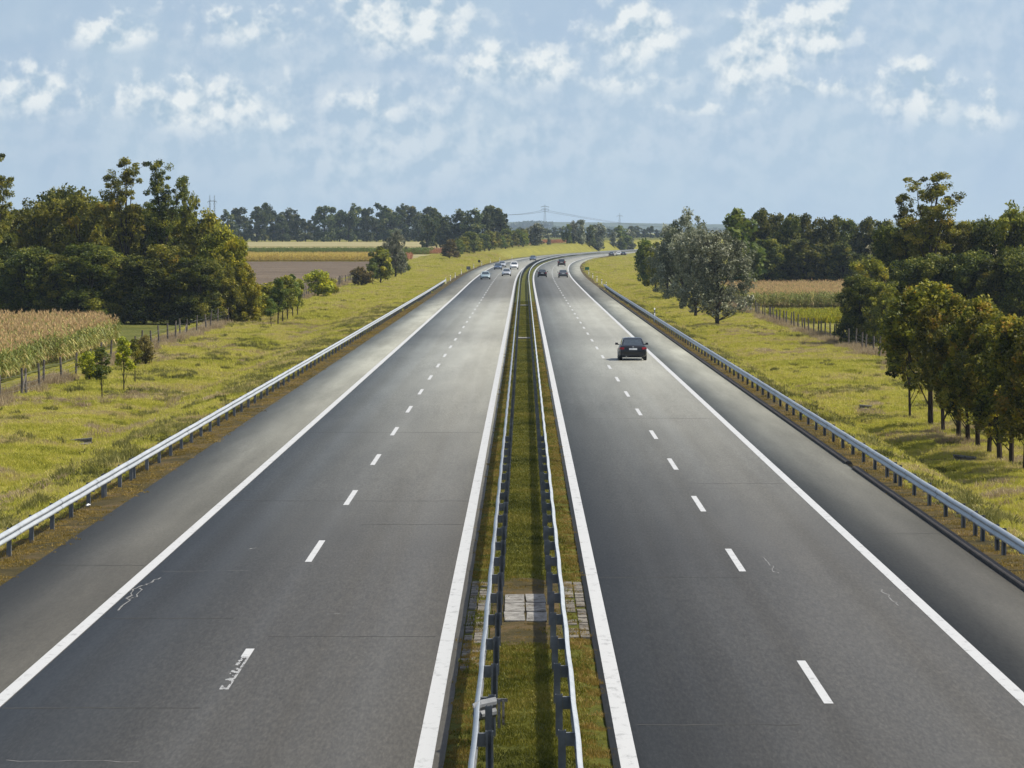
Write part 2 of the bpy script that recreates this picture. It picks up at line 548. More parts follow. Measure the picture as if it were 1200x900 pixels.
    t.color(t.ramp(n, [(.3, (.018, .014, .011)), (.6, (.055, .043, .034)), (.8, (.09, .075, .06))])); t.bump(n, .8, .03)
    MAT['bark'] = t.m
    MAT['pale_bark'] = plain('pale_bark', (.12, .115, .105), .9, var=.5)
    # leaves: stops over the per-leaf tint
    MAT['leaf_dark'] = leaf_mat('leaf_dark', [(0, (0.016, 0.026, 0.005)), (0.4, (0.065, 0.085, 0.011)), (0.75, (0.19, 0.19, 0.024)), (1, (0.3, 0.25, 0.03))])
    MAT['leaf_mixed'] = leaf_mat('leaf_mixed', [(0, (0.032, 0.04, 0.006)), (0.4, (0.16, 0.175, 0.019)), (0.75, (0.34, 0.32, 0.032)), (1, (0.48, 0.36, 0.042))])
    MAT['leaf_maple'] = leaf_mat('leaf_maple', [(0, (0.022, 0.028, 0.005)), (0.35, (0.11, 0.12, 0.014)), (0.65, (0.26, 0.235, 0.024)), (0.9, (0.38, 0.28, 0.034)), (1, (0.36, 0.18, 0.028))])
    MAT['leaf_yellow'] = leaf_mat('leaf_yellow', [(0, (0.1169, 0.1375, 0.0077)), (0.4, (0.2612, 0.275, 0.0134)), (0.8, (0.4675, 0.4263, 0.0192)), (1, (0.605, 0.4537, 0.0287))], .35)
    MAT['leaf_green'] = leaf_mat('leaf_green', [(0, (0.0468, 0.078, 0.0111)), (0.5, (0.117, 0.156, 0.0199)), (1, (0.234, 0.2405, 0.0331))])
    MAT['leaf_silver'] = leaf_mat('leaf_silver', [(0, (0.045, 0.056, 0.028)), (0.35, (0.14, 0.158, 0.088)), (0.7, (0.33, 0.345, 0.23)), (1, (0.56, 0.56, 0.45))], .2)
    MAT['leaf_far'] = leaf_mat('leaf_far', [(0, (0.022, 0.036, 0.013)), (0.5, (0.06, 0.085, 0.024)), (0.85, (0.15, 0.165, 0.044)), (1, (0.26, 0.23, 0.06))])
    MAT['leaf_brown'] = leaf_mat('leaf_brown', [(0, (0.054, 0.0456, 0.0133)), (0.5, (0.144, 0.114, 0.0306)), (1, (0.288, 0.216, 0.0612))])
    MAT['corn'] = leaf_mat('corn_leaf', [(0, (.07, .09, .014)), (.3, (.16, .19, .03)), (.5, (.33, .31, .08)), (.75, (.52, .39, .18)), (1, (.60, .40, .20))], .3, objvar=.2)
    MAT['dry_corn'] = leaf_mat('dry_corn_leaf', [(0, (.24, .18, .03)), (.5, (.48, .36, .07)), (1, (.62, .48, .14))], .3, objvar=.2)
    MAT['red_crop'] = leaf_mat('red_crop_leaf', [(0, (0.12, 0.06, 0.025)), (0.5, (0.3, 0.115, 0.05)), (1, (0.4, 0.2, 0.09))], .2)

    def blades(name, stops, trans=.3):
        t = NT(name, .6, .2)
        big = t.noise(.16, 5, .68); mid = t.noise(1.1, 5, .7)
        v = t.math('ADD', t.math('ADD', t.math('MULTIPLY', t.math('SUBTRACT', big, .19), 1.25), t.math('MULTIPLY', mid, .55)), t.math('MULTIPLY', t.attr('tint'), .22))
        c = t.ramp(v, stops)
        t.color(c); t.translucent(c, trans)
        MAT[name] = t.m
    blades('grass', [(.44, (.10, .105, .016)), (.55, (.22, .23, .027)), (.66, (.39, .385, .046)), (.78, (.52, .48, .078)), (.88, (.50, .43, .15)), (.98, (.40, .30, .17))], .38)
    blades('median_grass', [(.50, (.038, .046, .006)), (.66, (.095, .102, .011)), (.82, (.17, .165, .018)), (.98, (.25, .21, .04))])
    blades('edge_grass', [(.50, (.11, .080, .018)), (.66, (.20, .145, .028)), (.84, (.30, .21, .045)), (.98, (.34, .235, .08))])
    blades('dry_weed', [(.50, (.19, .135, .075)), (.70, (.32, .24, .14)), (.90, (.45, .36, .22))])
    blades('dark_weed', [(.50, (.085, .090, .022)), (.70, (.17, .17, .038)), (.90, (.27, .25, .075))])



mats()
# ------------------------------------------------------------------ large structure: land, fields, roads
def steps(*segs):
    out = []
    for a, b, d in segs: out.append(np.arange(a, b, d))
    out.append([segs[-1][1]])
    return np.concatenate(out)


U_LEFT = -np.array([3500, 2600, 2000, 1500, 1100, 800, 600, 450, 340, 260, 200, 160, 130, 110, 95, 85, 76, 68, 62, 57, 53, 49, 46, 43, 40, 37.5, 35.5, 34.0])
U_GRID = np.concatenate([U_LEFT, np.arange(-33, -12.2, .6), [-12.2, -12.15, -6, -1.3, 1.4, 6, 11.5, 11.55], np.arange(12.1, 33, .6), -U_LEFT[::-1]])
Y_GRID = steps((-60, 40, 20), (40, 240, 1.0), (240, 420, 2.0), (420, 700, 4.0), (700, 1620, 10.0), (1620, 2600, 70), (2600, 9400, 400))


def land(X, Y, Ug):
    z = ground_z(X, Y)
    return np.where((Ug > -12.18) & (Ug < 11.52), zr(Y) - .25, z)


o = obj('ground', grid_mesh('ground', U_GRID, Y_GRID, land, MAT['ground']))
tag(o, kind='structure')


def field(name, u0, u1, y0, y1, mat, lift=.05):
    us = U_GRID[(U_GRID >= u0 - 1e-6) & (U_GRID <= u1 + 1e-6)]
    ys = Y_GRID[(Y_GRID >= y0 - 1e-6) & (Y_GRID <= y1 + 1e-6)]
    o = obj(name, grid_mesh(name, us, ys, lambda X, Y, Ug: ground_z(X, Y) + lift, mat))
    tag(o, kind='structure')
    return o


field('ploughed_field', -600, -34, 440, 860, MAT['ploughed'])
field('stubble_field', -1100, -34, 1060, 1230, MAT['stubble'])
field('harvested_field', -1100, -34, 880, 1000, MAT['pale_field'])
field('far_stubble_field', -1500, -34, 1250, 1480, MAT['pale_field'])
field('far_pale_field', -2000, -62, 1690, 3000, MAT['meadow'])
field('meadow', -200, -34, 100, 420, MAT['meadow'])
field('maize_ground', 34, 200, 440, 700, MAT['soil'])
field('far_field', 43, 2000, 1100, 3000, MAT['pale_field'])

ROAD_Y = steps((28, 400, 6.0), (400, 2000, 10.0))


def slab(name, us, Ys, z_off, mat, thick=.14):
    """road layer with a real edge"""
    us = list(us)
    full = [us[0]] + us + [us[-1]]
    Ug, Yg = np.meshgrid(np.array(full), Ys)
    Xg = xc(Yg) + Ug * wide(Yg)
    Zg = zr(Yg) + z_off
    Zg[:, 0] -= thick; Zg[:, -1] -= thick
    nu, ny = len(full), len(Ys)
    co = np.stack([Xg, Yg, Zg], -1).reshape(-1, 3)
    i = np.arange(ny - 1)[:, None] * nu + np.arange(nu - 1)[None, :]
    q = np.stack([i, i + 1, i + nu + 1, i + nu], -1).reshape(-1, 4)
    return np_mesh(name, co, q, mat)


carr_l = tag(obj('carriageway', slab('carriageway', [-9.05, -5.4, -1.24], ROAD_Y, 0, MAT['asphalt_left'])), 'left dual carriageway of grey asphalt carrying oncoming cars', kind='structure')
carr_r = tag(obj('carriageway', slab('carriageway', [1.38, 5.3, 8.7], ROAD_Y, 0, MAT['asphalt_right'])), 'right dual carriageway of grey asphalt carrying cars away', kind='structure')
# hard shoulders: an older, slightly browner mix, butted against the lanes
for key, c0, par, us in (('left', (.0, .0, .0), carr_l, [-12.2, -9.05]), ('right', (.0, .0, .0), carr_r, [8.7, 11.54])):
    t = NT('asphalt_shoulder_' + key, .66, .2)
    grain = t.map(t.noise(18, 3, .8, sy=.13), .28, .72, .22, .78); mott = t.noise(.8, 5, .6, sx=1, sy=.06); st = t.noise(1.0, 3, .6, sx=.5, sy=.03)
    v = t.math('ADD', t.math('MULTIPLY', grain, .36), t.math('ADD', t.math('MULTIPLY', mott, .48), t.math('MULTIPLY', st, .10)))
    t.color(painted_light_tone(t, t.ramp(v, [(.34, (.036, .034, .0275)), (.52, (.060, .057, .0475)), (.70, (.088, .084, .072))]))); t.bump(grain, .12, .004)
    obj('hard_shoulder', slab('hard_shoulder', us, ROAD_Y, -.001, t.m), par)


def strip(name, u, w, Ys, par, mat=None, z=.004):
    o = obj(name, grid_mesh(name, [u - w / 2, u + w / 2], Ys, lambda X, Y, Ug: zr(Y) + z, mat or MAT['paint']), par)
    return o


strip('edge_line', -9.2, .26, ROAD_Y, carr_l); strip('edge_line', -1.55, .28, ROAD_Y, carr_l)
strip('edge_line', 1.63, .28, ROAD_Y, carr_r); strip('edge_line', 8.8, .26, ROAD_Y, carr_r)

rnd = random.Random(4)
for u, first, second, par in ((-5.4, 60.9, 84.9, carr_l), (5.32, 59.1, 82.5, carr_r)):
    starts = [first] + [second + 18.03 * k for k in range(82)]
    for k, y in enumerate(starts):
        if k == 0 and par is carr_l:
            # worn dash: only flakes of paint are left over its near part
            mb = MB()
            zz = float(zr(y)) + .004
            rr = random.Random(9)
            def rect(ua, ub, ya, yb): mb.add([(ua, ya, zz), (ub, ya, zz), (ub, yb, zz), (ua, yb, zz)], [(0, 1, 2, 3)])
            rect(u - .085, u + .085, y + 4.75, y + 6)
            nx, ny = 7, 60
            cell = [[rr.random() for _ in range(nx)] for _ in range(ny)]
            for b_ in range(ny):
                for a_ in range(nx):
                    avg = sum(cell[max(0, min(ny - 1, b_ + q))][max(0, min(nx - 1, a_ + p))] for p in (-1, 0, 1) for q in (-1, 0, 1)) / 9
                    if avg + (.16 if a_ >= nx - 2 else 0) + (.2 if b_ < 3 else 0) + .1 * math.sin(b_ * .45) > .54:
                        jx, jy = rr.uniform(0, .008), rr.uniform(0, .03)
                        rect(u - .085 + .17 * a_ / nx + jx, u - .085 + .17 * (a_ + 1) / nx - .0005, y + 4.74 * b_ / ny + jy, y + 4.74 * (b_ + 1) / ny - .001)
            obj('lane_dash', mb.mesh('lane_dash'), par, MAT['paint'])
            continue
        strip('lane_dash', u, .165, np.array([y, y + 3, y + 6.0]), par)

# sealed cracks and joints in the asphalt (thin lines a few centimetres wide)
def crack(pts, w, par):
    mb = MB()
    P = [at_road(*p) for p in pts]
    rr = random.Random(int(pts[0][0]))
    Q = []
    for a, b in zip(P[:-1], P[1:]):
        for k in range(4):
            t = k / 4
            Q.append((a[0] + (b[0] - a[0]) * t + rr.uniform(-.05, .05), a[1] + (b[1] - a[1]) * t + rr.uniform(-.15, .15)))
    Q.append(P[-1])
    for a, b in zip(Q[:-1], Q[1:]):
        d = Vector((b[0] - a[0], b[1] - a[1])); n = Vector((-d.y, d.x)).normalized() * w * rr.uniform(.3, .8)
        za, zb = float(zr(a[1])) + .003, float(zr(b[1])) + .003
        mb.add([(a[0] - n.x, a[1] - n.y, za), (a[0] + n.x, a[1] + n.y, za), (b[0] + n.x, b[1] + n.y, zb), (b[0] - n.x, b[1] - n.y, zb)], [(0, 1, 2, 3)])
    obj('crack', mb.mesh('crack'), par, MAT['crack'])


def at_road(px, py):
    Y = CAM_H * F_PX / (py - HOR_Y)
    for _ in range(4): Y = (CAM_H - float(zr(Y))) * F_PX / (py - HOR_Y)
    return atZ(px, Y), Y


crack([(136, 717), (148, 705), (152, 694), (166, 688), (176, 683), (187, 678)], .035, carr_l)
crack([(164, 690), (158, 700), (150, 703)], .03, carr_l)
crack([(893, 653), (900, 660), (908, 666), (905, 670), (913, 673)], .03, carr_r)
crack([(1034, 692), (1043, 700), (1050, 706), (1055, 711)], .03, carr_r)
crack([(190, 671), (290, 670)], .02, carr_l); crack([(380, 721), (397, 721)], .04, carr_l)
crack([(290, 644), (300, 643)], .04, carr_l)
crack([(0, 895), (80, 895), (160, 896)], .025, carr_l)

# day joints: thin dark seams across part of the width
MAT['seam'] = plain('seam', (.034, .033, .029), .8)
for (ua, ub, yy, par) in ((-9.0, -6.2, 72.3, carr_l), (-5.2, -1.8, 69.0, carr_l), (-4.6, -1.7, 96.0, carr_l), (-9.0, -1.7, 104.5, carr_l), (-12.1, -9.4, 84.0, carr_l), (1.8, 5.2, 81.0, carr_r), (5.5, 8.6, 112.0, carr_r), (-8.9, -1.8, 141.0, carr_l), (1.9, 8.6, 152.0, carr_r), (9.0, 11.4, 93.0, carr_r), (-9.0, -5.6, 58.5, carr_l), (1.9, 4.6, 56.5, carr_r)):
    mb = MB(); rr = random.Random(int(yy * 10)); n = 14; vs = []
    for k in range(n + 1):
        uu = ua + (ub - ua) * k / n; o_ = rr.uniform(-.05, .05); w_ = rr.uniform(.02, .055)
        vs += [(uu, yy + o_ - w_, float(zr(yy)) + .0025), (uu, yy + o_ + w_, float(zr(yy)) + .0025)]
    mb.add(vs, [(2 * k, 2 * k + 2, 2 * k + 3, 2 * k + 1) for k in range(n)])
    obj('seam', mb.mesh('seam'), par, MAT['seam'])

# dark asphalt kerb along the right-hand shoulder, with the outlet gap
for ya, yb in ((40, 119.0), (121.5, 520)):
    ys = steps((ya, yb, 4.0))
    mb = MB()
    prof = [(11.50, -.1), (11.50, .075), (11.53, .10), (11.68, .10), (11.74, .03), (11.76, -.1)]
    vs = [(float(U2X(u, y)), y, float(zr(y)) + z) for y in ys for (u, z) in prof]
    k = len(prof)
    fs = [(i * k + j, i * k + j + 1, (i + 1) * k + j + 1, (i + 1) * k + j) for i in range(len(ys) - 1) for j in range(k - 1)] + [tuple(range(k - 1, -1, -1)), tuple((len(ys) - 1) * k + j for j in range(k))]
    mb.add(vs, fs)
    obj('kerb', mb.mesh('kerb'), carr_r, MAT['kerb'])

# soil strips beside the road and the planted median
mlist = steps((28, 200, 1.0), (200, 600, 4), (600, 1900, 10))
def med_z(X, Y, Ug): return zr(Y) + .01 - .05 * np.abs(Ug) / 1.3 + .018 * np.sin(Y * 1.7 + Ug * 3) * np.sin(Y * .53)
median = tag(obj('median', grid_mesh('median', [-1.24, -1.0, -.75, -.4, 0, .4, .8, 1.1, 1.38], mlist, med_z, MAT['median'])), kind='structure')
med_edges = steps((28, 700, 3.0))
def verge_z(X, Y, Ug): return ground_z(X, Y) + .035
for nm, us in (('verge', np.append(U_GRID[(U_GRID > -14.2) & (U_GRID < -12.19)], [])), ('verge', U_GRID[(U_GRID > 11.54) & (U_GRID < 13.4)])):
    ys = Y_GRID[(Y_GRID >= 40) & (Y_GRID <= 1500)]
    tag(obj(nm, grid_mesh(nm, us, ys, verge_z, MAT['soil'])), kind='structure')

# distant low hills on the horizon
mb = MB()
rr = random.Random(2)
xs = np.linspace(-5200, 6500, 80)
def hh(x): return 16 + 14 * math.sin(x * .0013 + .6) + 7 * math.sin(x * .0041 + 2)
rows = [(9000, 5.5), (9350, None), (9800, 5)]
vs = []
for x in xs:
    h = max(3, hh(x))
    vs += [(x, 8900, 5.0), (x, 9150, 6 + h * .7), (x, 9350, 6 + h), (x, 9450, 5)]
fs = [(i * 4 + j, (i + 1) * 4 + j, (i + 1) * 4 + j + 1, i * 4 + j + 1) for i in range(len(xs) - 1) for j in range(3)]
mb.add(vs, fs)
t = NT('far_woodland', .95, .05); n = t.noise(.02, 6, .7); t.color(t.ramp(n, [(.35, (.03, .045, .02)), (.6, (.06, .075, .03)), (.75, (.15, .14, .07))]))
tag(obj('hills', mb.mesh('hills', 80), None, t.m), kind='structure')

# ------------------------------------------------------------------ guardrails
W_PROF = [(0.0, .0), (.035, .02), (.075, .055), (.075, .095), (.035, .130), (.010, .155), (.035, .180), (.075, .215), (.075, .255), (.035, .290), (0.0, .31)]


def rail_mesh(name, u_face, side, ys, top=.75):
    """W-beam; side = +1 when the face looks towards +u"""
    ys = np.asarray(ys, float)
    prof = [(u_face + side * (d - .075), top - .31 + z) for d, z in W_PROF]
    back = [(u - side * .010, z) for u, z in prof[::-1]]
    loop = prof + back
    n = len(loop)
    pu = np.array([p[0] for p in loop]); pz = np.array([p[1] for p in loop])
    X = xc(ys)[:, None] + pu[None, :] * wide(ys)[:, None]
    wob = .008 * np.sin(ys * .9)[:, None]
    Z = zr(ys)[:, None] + pz[None, :]
    Yg = np.repeat(ys[:, None], n, 1)
    co = np.stack([X + wob, Yg, Z], -1).reshape(-1, 3)
    i = np.arange(len(ys) - 1)[:, None] * n + np.arange(n)[None, :]
    j = np.arange(len(ys) - 1)[:, None] * n + (np.arange(n)[None, :] + 1) % n
    q = np.stack([i, j, j + n, i + n], -1).reshape(-1, 4)
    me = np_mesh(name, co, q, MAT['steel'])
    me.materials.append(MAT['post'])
    j = np.tile(np.arange(n), len(ys) - 1)
    dark = (j >= 12) | ((j <= 6) if abs(u_face) < 5 and name == 'rail' else (j < 0))   # shade painted on the backs and on the front faces in the median
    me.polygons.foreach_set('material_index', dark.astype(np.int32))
    return me


def post_mesh(side, h=.70, depth=.115):
    """rolled C post, open side along the road; stands on its origin"""
    mb = MB()
    t = .008
    w = .10
    mb.box((0, 0, h / 2 - .12), (depth, t, h + .24))
    for s in (-1, 1): mb.box((s * (depth / 2 - t / 2), w / 2 + t / 2, h / 2 - .12), (t, w - t, h + .24))
    for s in (-1, 1): mb.box((s * (depth / 2 - .016), w + t / 2, h / 2 - .12), (.030, t, h + .24))
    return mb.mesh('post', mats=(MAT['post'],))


def guardrail(label, u_face, side, y0, y1, spacing, extra=(), near=130, skip=(), top=.75):
    root = tag(empty('guardrail', (float(U2X(u_face, y0)), y0, float(zr(y0)))), label, 'guardrail', 'steel guardrails along the motorway')
    inv = Matrix.Translation(root.location).inverted()
    ys = steps((y0, min(y1, 700), 2.0), (700, y1, 8.0)) if y1 > 700 else steps((y0, y1, 2.0))
    me = rail_mesh('rail', u_face, side, ys, top)
    me.transform(inv)
    obj('rail', me, root)
    if abs(u_face) > 5:
        jm = rail_mesh('lap_joint', 0.0, side, [0.0, .32], top)
        jm.transform(Matrix.Translation((-float(U2X(0, 0)), 0, -float(zr(0)))))
        for q in np.arange(y0 + 13.3, 190, 4.0):
            for_loc = Vector((float(U2X(u_face + side * .007, q)), q, float(zr(q)))) - root.location
            obj('lap_joint', jm, root, None, for_loc)
    pm = post_mesh(side, top - .02)
    sp = MB(); sp.box((0, 0, 0), (.13, .09, .20)); sm = sp.mesh('spacer', mats=(MAT['post'],))
    bm = MB(); bm.tube([(0, 0, 0), (.012, 0, 0)], .018, 8); bolt = bm.mesh('bolt', mats=(MAT['post'],))
    py = [y0 + 1.0 + spacing * k for k in range(int((y1 - y0 - 1) / spacing) + 1)] + list(extra)
    py = sorted(y for y in py if not any(a < y < b for a, b in skip))
    far = MB()
    rr = random.Random(int(abs(u_face) * 100))
    n = 0
    for y in py:
        up = u_face - side * (.075 + .13 + .06)
        z = float(zr(y)) - (.02 if abs(u_face) < 5 else .1)
        p = Vector((float(U2X(up, y)), y, z)) - root.location
        if n < 290:
            h = 1.0 if abs(u_face) < 5 else (.80 / .75)
            o = obj('post', pm, root, None, p)
            o.rotation_euler = (rr.uniform(-.012, .012), rr.uniform(-.012, .012), 0 if side > 0 else math.pi)
            o.scale = (1, 1, h)
            n += 1
            if y < near:
                s = obj('spacer', sm, o, None, (.06 + .065, .03, (top - .155) / h))
        else:
            far.box((p.x, p.y, .35), (.1, .1, .75))
    if far.v:
        tag(obj('distant_posts', far.mesh('distant_posts'), root, MAT['post']), kind='stuff')
    return root


guardrail('outer left guardrail between the left hard shoulder and the grass verge', -12.95, 1, 42, 566, 4.0, extra=(114.2, 106.6, 151))
guardrail('outer right guardrail between the kerbed right shoulder and the grass verge', 12.02, -1, 42, 516, 4.0, extra=(112.5, 92.5, 88.2))
guardrail('left median guardrail beside the oncoming carriageway, with the bent end', -.78, -1, 30, 1700, 4.0, skip=((54.2, 55.0),))
guardrail('right median guardrail beside the carriageway heading away', .84, 1, 30, 1700, 4.0)

# the end of an old rail turned into the median, bracket and post of its own
ry = 53.6
g = tag(empty('guardrail_end', (-.78, ry, float(zr(ry)))), 'short bent rail end with pale bracket sticking into the median grass', 'guardrail end')
mb = MB()
L = [(d - .075, .44 + z) for d, z in W_PROF]
pth = [(-.02, -.1), (.10, .35), (.34, .75)]
vs = []
for (x, y) in pth:
    for d, z in L: vs.append((x + .25 * d, y - d, z - .02 * (x + .02)))
k = len(L)
mb.add(vs, [(i * k + j, i * k + j + 1, (i + 1) * k + j + 1, (i + 1) * k + j) for i in range(len(pth) - 1) for j in range(k - 1)])
me = mb.mesh('bent_rail', mats=(MAT['post'],))
o = obj('bent_rail', me, g); md = o.modifiers.new('thickness', 'SOLIDIFY'); md.thickness = .012
pm = post_mesh(1, .70); pm.transform(Matrix.Scale(1, 4)); obj('post', pm, g, None, (.22, .25, -.02))
mb = MB()
mb.box((.41, .82, .70), (.22, .03, .05)); mb.box((.38, .80, .48), (.045, .03, .46)); mb.box((.45, .80, .50), (.035, .03, .40), 0.2)
obj('bracket', mb.mesh('bracket', mats=(MAT['pale_concrete'],)), g)

# drain slabs and paved strips in the median
slabs = tag(empty('drain_cover', (0, 71.5, float(zr(71.5)))), 'pale concrete drain slabs set in the bare soil of the median', 'drain cover')
rr = random.Random(11)
for i, x in enumerate((-.20, .27)):
    for j, y in enumerate((0, 1.75, 3.5)):
        mb = MB(); mb.box((x + rr.uniform(-.01, .01), y + .85, -.01 + rr.uniform(-.01, .01)), (.43, 1.68, .12), rr.uniform(-.02, .02))
        obj('slab', mb.mesh('slab', mats=(MAT['pale_concrete'],)), slabs)
soil_ys = steps((67.5, 80.5, .5))
tag(obj('bare_soil', grid_mesh('bare_soil', [-.70, -.4, 0, .4, .78], soil_ys, lambda X, Y, Ug: med_z(X, Y, Ug) + .02, MAT['soil'])), kind='structure')
for (ua, ub, y0, y1, nm) in ((-1.22, -.84, 62, 79.5, 'left'), (.92, 1.36, 69, 79.5, 'right')):
    root = tag(empty('stone_edging', (0, y0, float(zr(y0)))), 'worn pale stone edging %s of the drain slabs beside the %s carriageway' % (nm, nm), 'edging', 'stone edging in the median')
    y = 0
    while y < y1 - y0:
        d = rr.uniform(.35, .62)
        for (a, b) in ((ua, (ua + ub) / 2 - .01), ((ua + ub) / 2 + .01, ub)):
            if rr.random() < (.86 if y + y0 > 68 else .45):
                mb = MB(); mb.box(((a + b) / 2, y + d / 2, rr.uniform(-.075, -.055)), (b - a - .01, d - .03, .10), rr.uniform(-.04, .04), .94)
                obj('stone', mb.mesh('stone', mats=(MAT['concrete'],)), root)
        y += d
for (yy, w) in ((268.5, 2.2), (394, 2.5)):
    root = tag(empty('median_culvert', (0, yy, float(zr(yy)))), 'pale concrete bar crossing the median grass, %s' % ('nearer one' if yy < 300 else 'farther one'), 'culvert', 'concrete bars across the median')
    mb = MB(); mb.box((0, w / 2, .03), (.95, w, .16)); obj('lid', mb.mesh('lid', mats=(MAT['pale_concrete'],)), root)
    mb = MB(); mb.box((-.56, w / 2, .05), (.12, w, .2)); mb.box((.56, w / 2, .05), (.12, w, .2)); obj('rim', mb.mesh('rim', mats=(MAT['concrete'],)), root)

# concrete ditch headwalls in the verges
def headwall(px, py, length, tilt, label):
    x, y = at(px, py)
    root = tag(empty('headwall', (x, y, gz(x, y) + .10)), label, 'headwall', 'concrete headwalls in the ditches')
    mb = MB(); mb.box((0, 0, -.10), (length, .16, .42)); obj('wall', mb.mesh('wall', mats=(MAT['concrete'],)), root)
    mb = MB(); mb.box((0, 0, .145), (length + .06, .26, .07)); obj('coping', mb.mesh('coping', mats=(MAT['pale_concrete'],)), root)
    mb = MB(); mb.box((.05, -.9, -.06), (length * .85, 1.6, .10)); obj('apron', mb.mesh('apron', mats=(MAT['concrete'],)), root)
    root.rotation_euler = (0, tilt, 0)


headwall(92, 521, 1.3, R(-5), 'pale concrete ditch headwall in the left verge grass')
headwall(1130, 541, 1.0, R(6), 'concrete ditch headwall in tree shade on the right verge, the nearer one')
headwall(1014, 480, .7, R(5), 'small concrete ditch headwall on the right verge, the farther one')

# ------------------------------------------------------------------ fences
def fence(label, u, side, ys, seed, braces=()):
    rr = random.Random(seed)
    y0 = ys[0]
    root = tag(empty('wire_fence', (float(U2X(u, y0)), y0, gz(U2X(u, y0), y0))), label, 'fence', 'wire fences on grey wooden posts')
    pm = []
    for k in range(4):
        mb = MB(); h = 1.55 + .08 * k
        mb.tube([(0, 0, -.3), (rr.uniform(-.02, .02), 0, h * .5), (rr.uniform(-.05, .05), rr.uniform(-.03, .03), h)], [.085, .08, .07], 7)
        pm.append(mb.mesh('post', mats=(MAT['fence_wood'],)))
    tops = []
    for k, y in enumerate(ys):
        x = float(U2X(u, y)) + rr.uniform(-.15, .15); z = gz(x, y)
        p = Vector((x, y, z)) - root.location
        o = obj('post', pm[rr.randrange(4)], root, None, p); o.rotation_euler = (rr.uniform(-.05, .05), rr.uniform(-.05, .05), rr.uniform(0, 3))
        tops.append(p)
    for k in braces:
        a, b = tops[k], tops[k] + Vector((0, -2.2, 0))
        mb = MB(); mb.tube([a + Vector((0, 0, 1.25)), b + Vector((0, 0, .05))], .05, 6); obj('brace', mb.mesh('brace', mats=(MAT['fence_wood'],)), root)
    for h in (.15, .4, .7, 1.0, 1.3):
        mb = MB(); mb.tube([p + Vector((0, 0, h)) for p in tops], .007, 4); obj('wire', mb.mesh('wire', mats=(MAT['wire'],)), root)
    return root


lf = [178.0, 184, 190, 198.7, 205.7, 208, 213, 216.5, 224, 231, 238, 245, 252, 259, 266, 272, 278, 284.7, 291, 296.6, 302.7, 306.5, 316, 325.4, 332, 340, 349]
fence('left wire fence on wooden posts between the grass verge and the maize field', -30.5, -1, lf, 5, (5, 21))
fence('left far wire fence of close posts before the ploughed field', -30.3, -1, [y + (k % 3) * .4 for k, y in enumerate(np.arange(392, 640, 5.2))], 6)
fence('right wire fence on wooden posts between the grass verge and the maize', 30.0, 1, [250, 256, 262, 265, 268, 270.5, 274, 280, 286, 292] + list(np.arange(298, 560, 5.0)), 7, (4,))

# ------------------------------------------------------------------ trees
def rand_frames(rng, n, up=.35):
    nrm = rng.normal(size=(n, 3)); nrm[:, 2] = np.abs(nrm[:, 2]) + up
    nrm /= np.linalg.norm(nrm, axis=1)[:, None]
    h = rng.normal(size=(n, 3))
    a = np.cross(nrm, h); a /= np.linalg.norm(a, axis=1)[:, None]
    b = np.cross(nrm, a)
    return a, b, nrm


def leaves(name, pts, size, tint, mat, rng, up=.35, aspect=.55):
    n = len(pts)
    a, b, nrm = rand_frames(rng, n, up)
    s = (size * rng.uniform(.6, 1.35, n))[:, None]
    fold = nrm * s * .18
    co = np.stack([pts - a * s, pts + b * s * aspect + fold, pts + a * s, pts - b * s * aspect + fold], 1).reshape(-1, 3)
    q = np.arange(n * 4).reshape(-1, 4)
    return np_mesh(name, co, q, mat, tint=np.clip(tint, 0, 1))


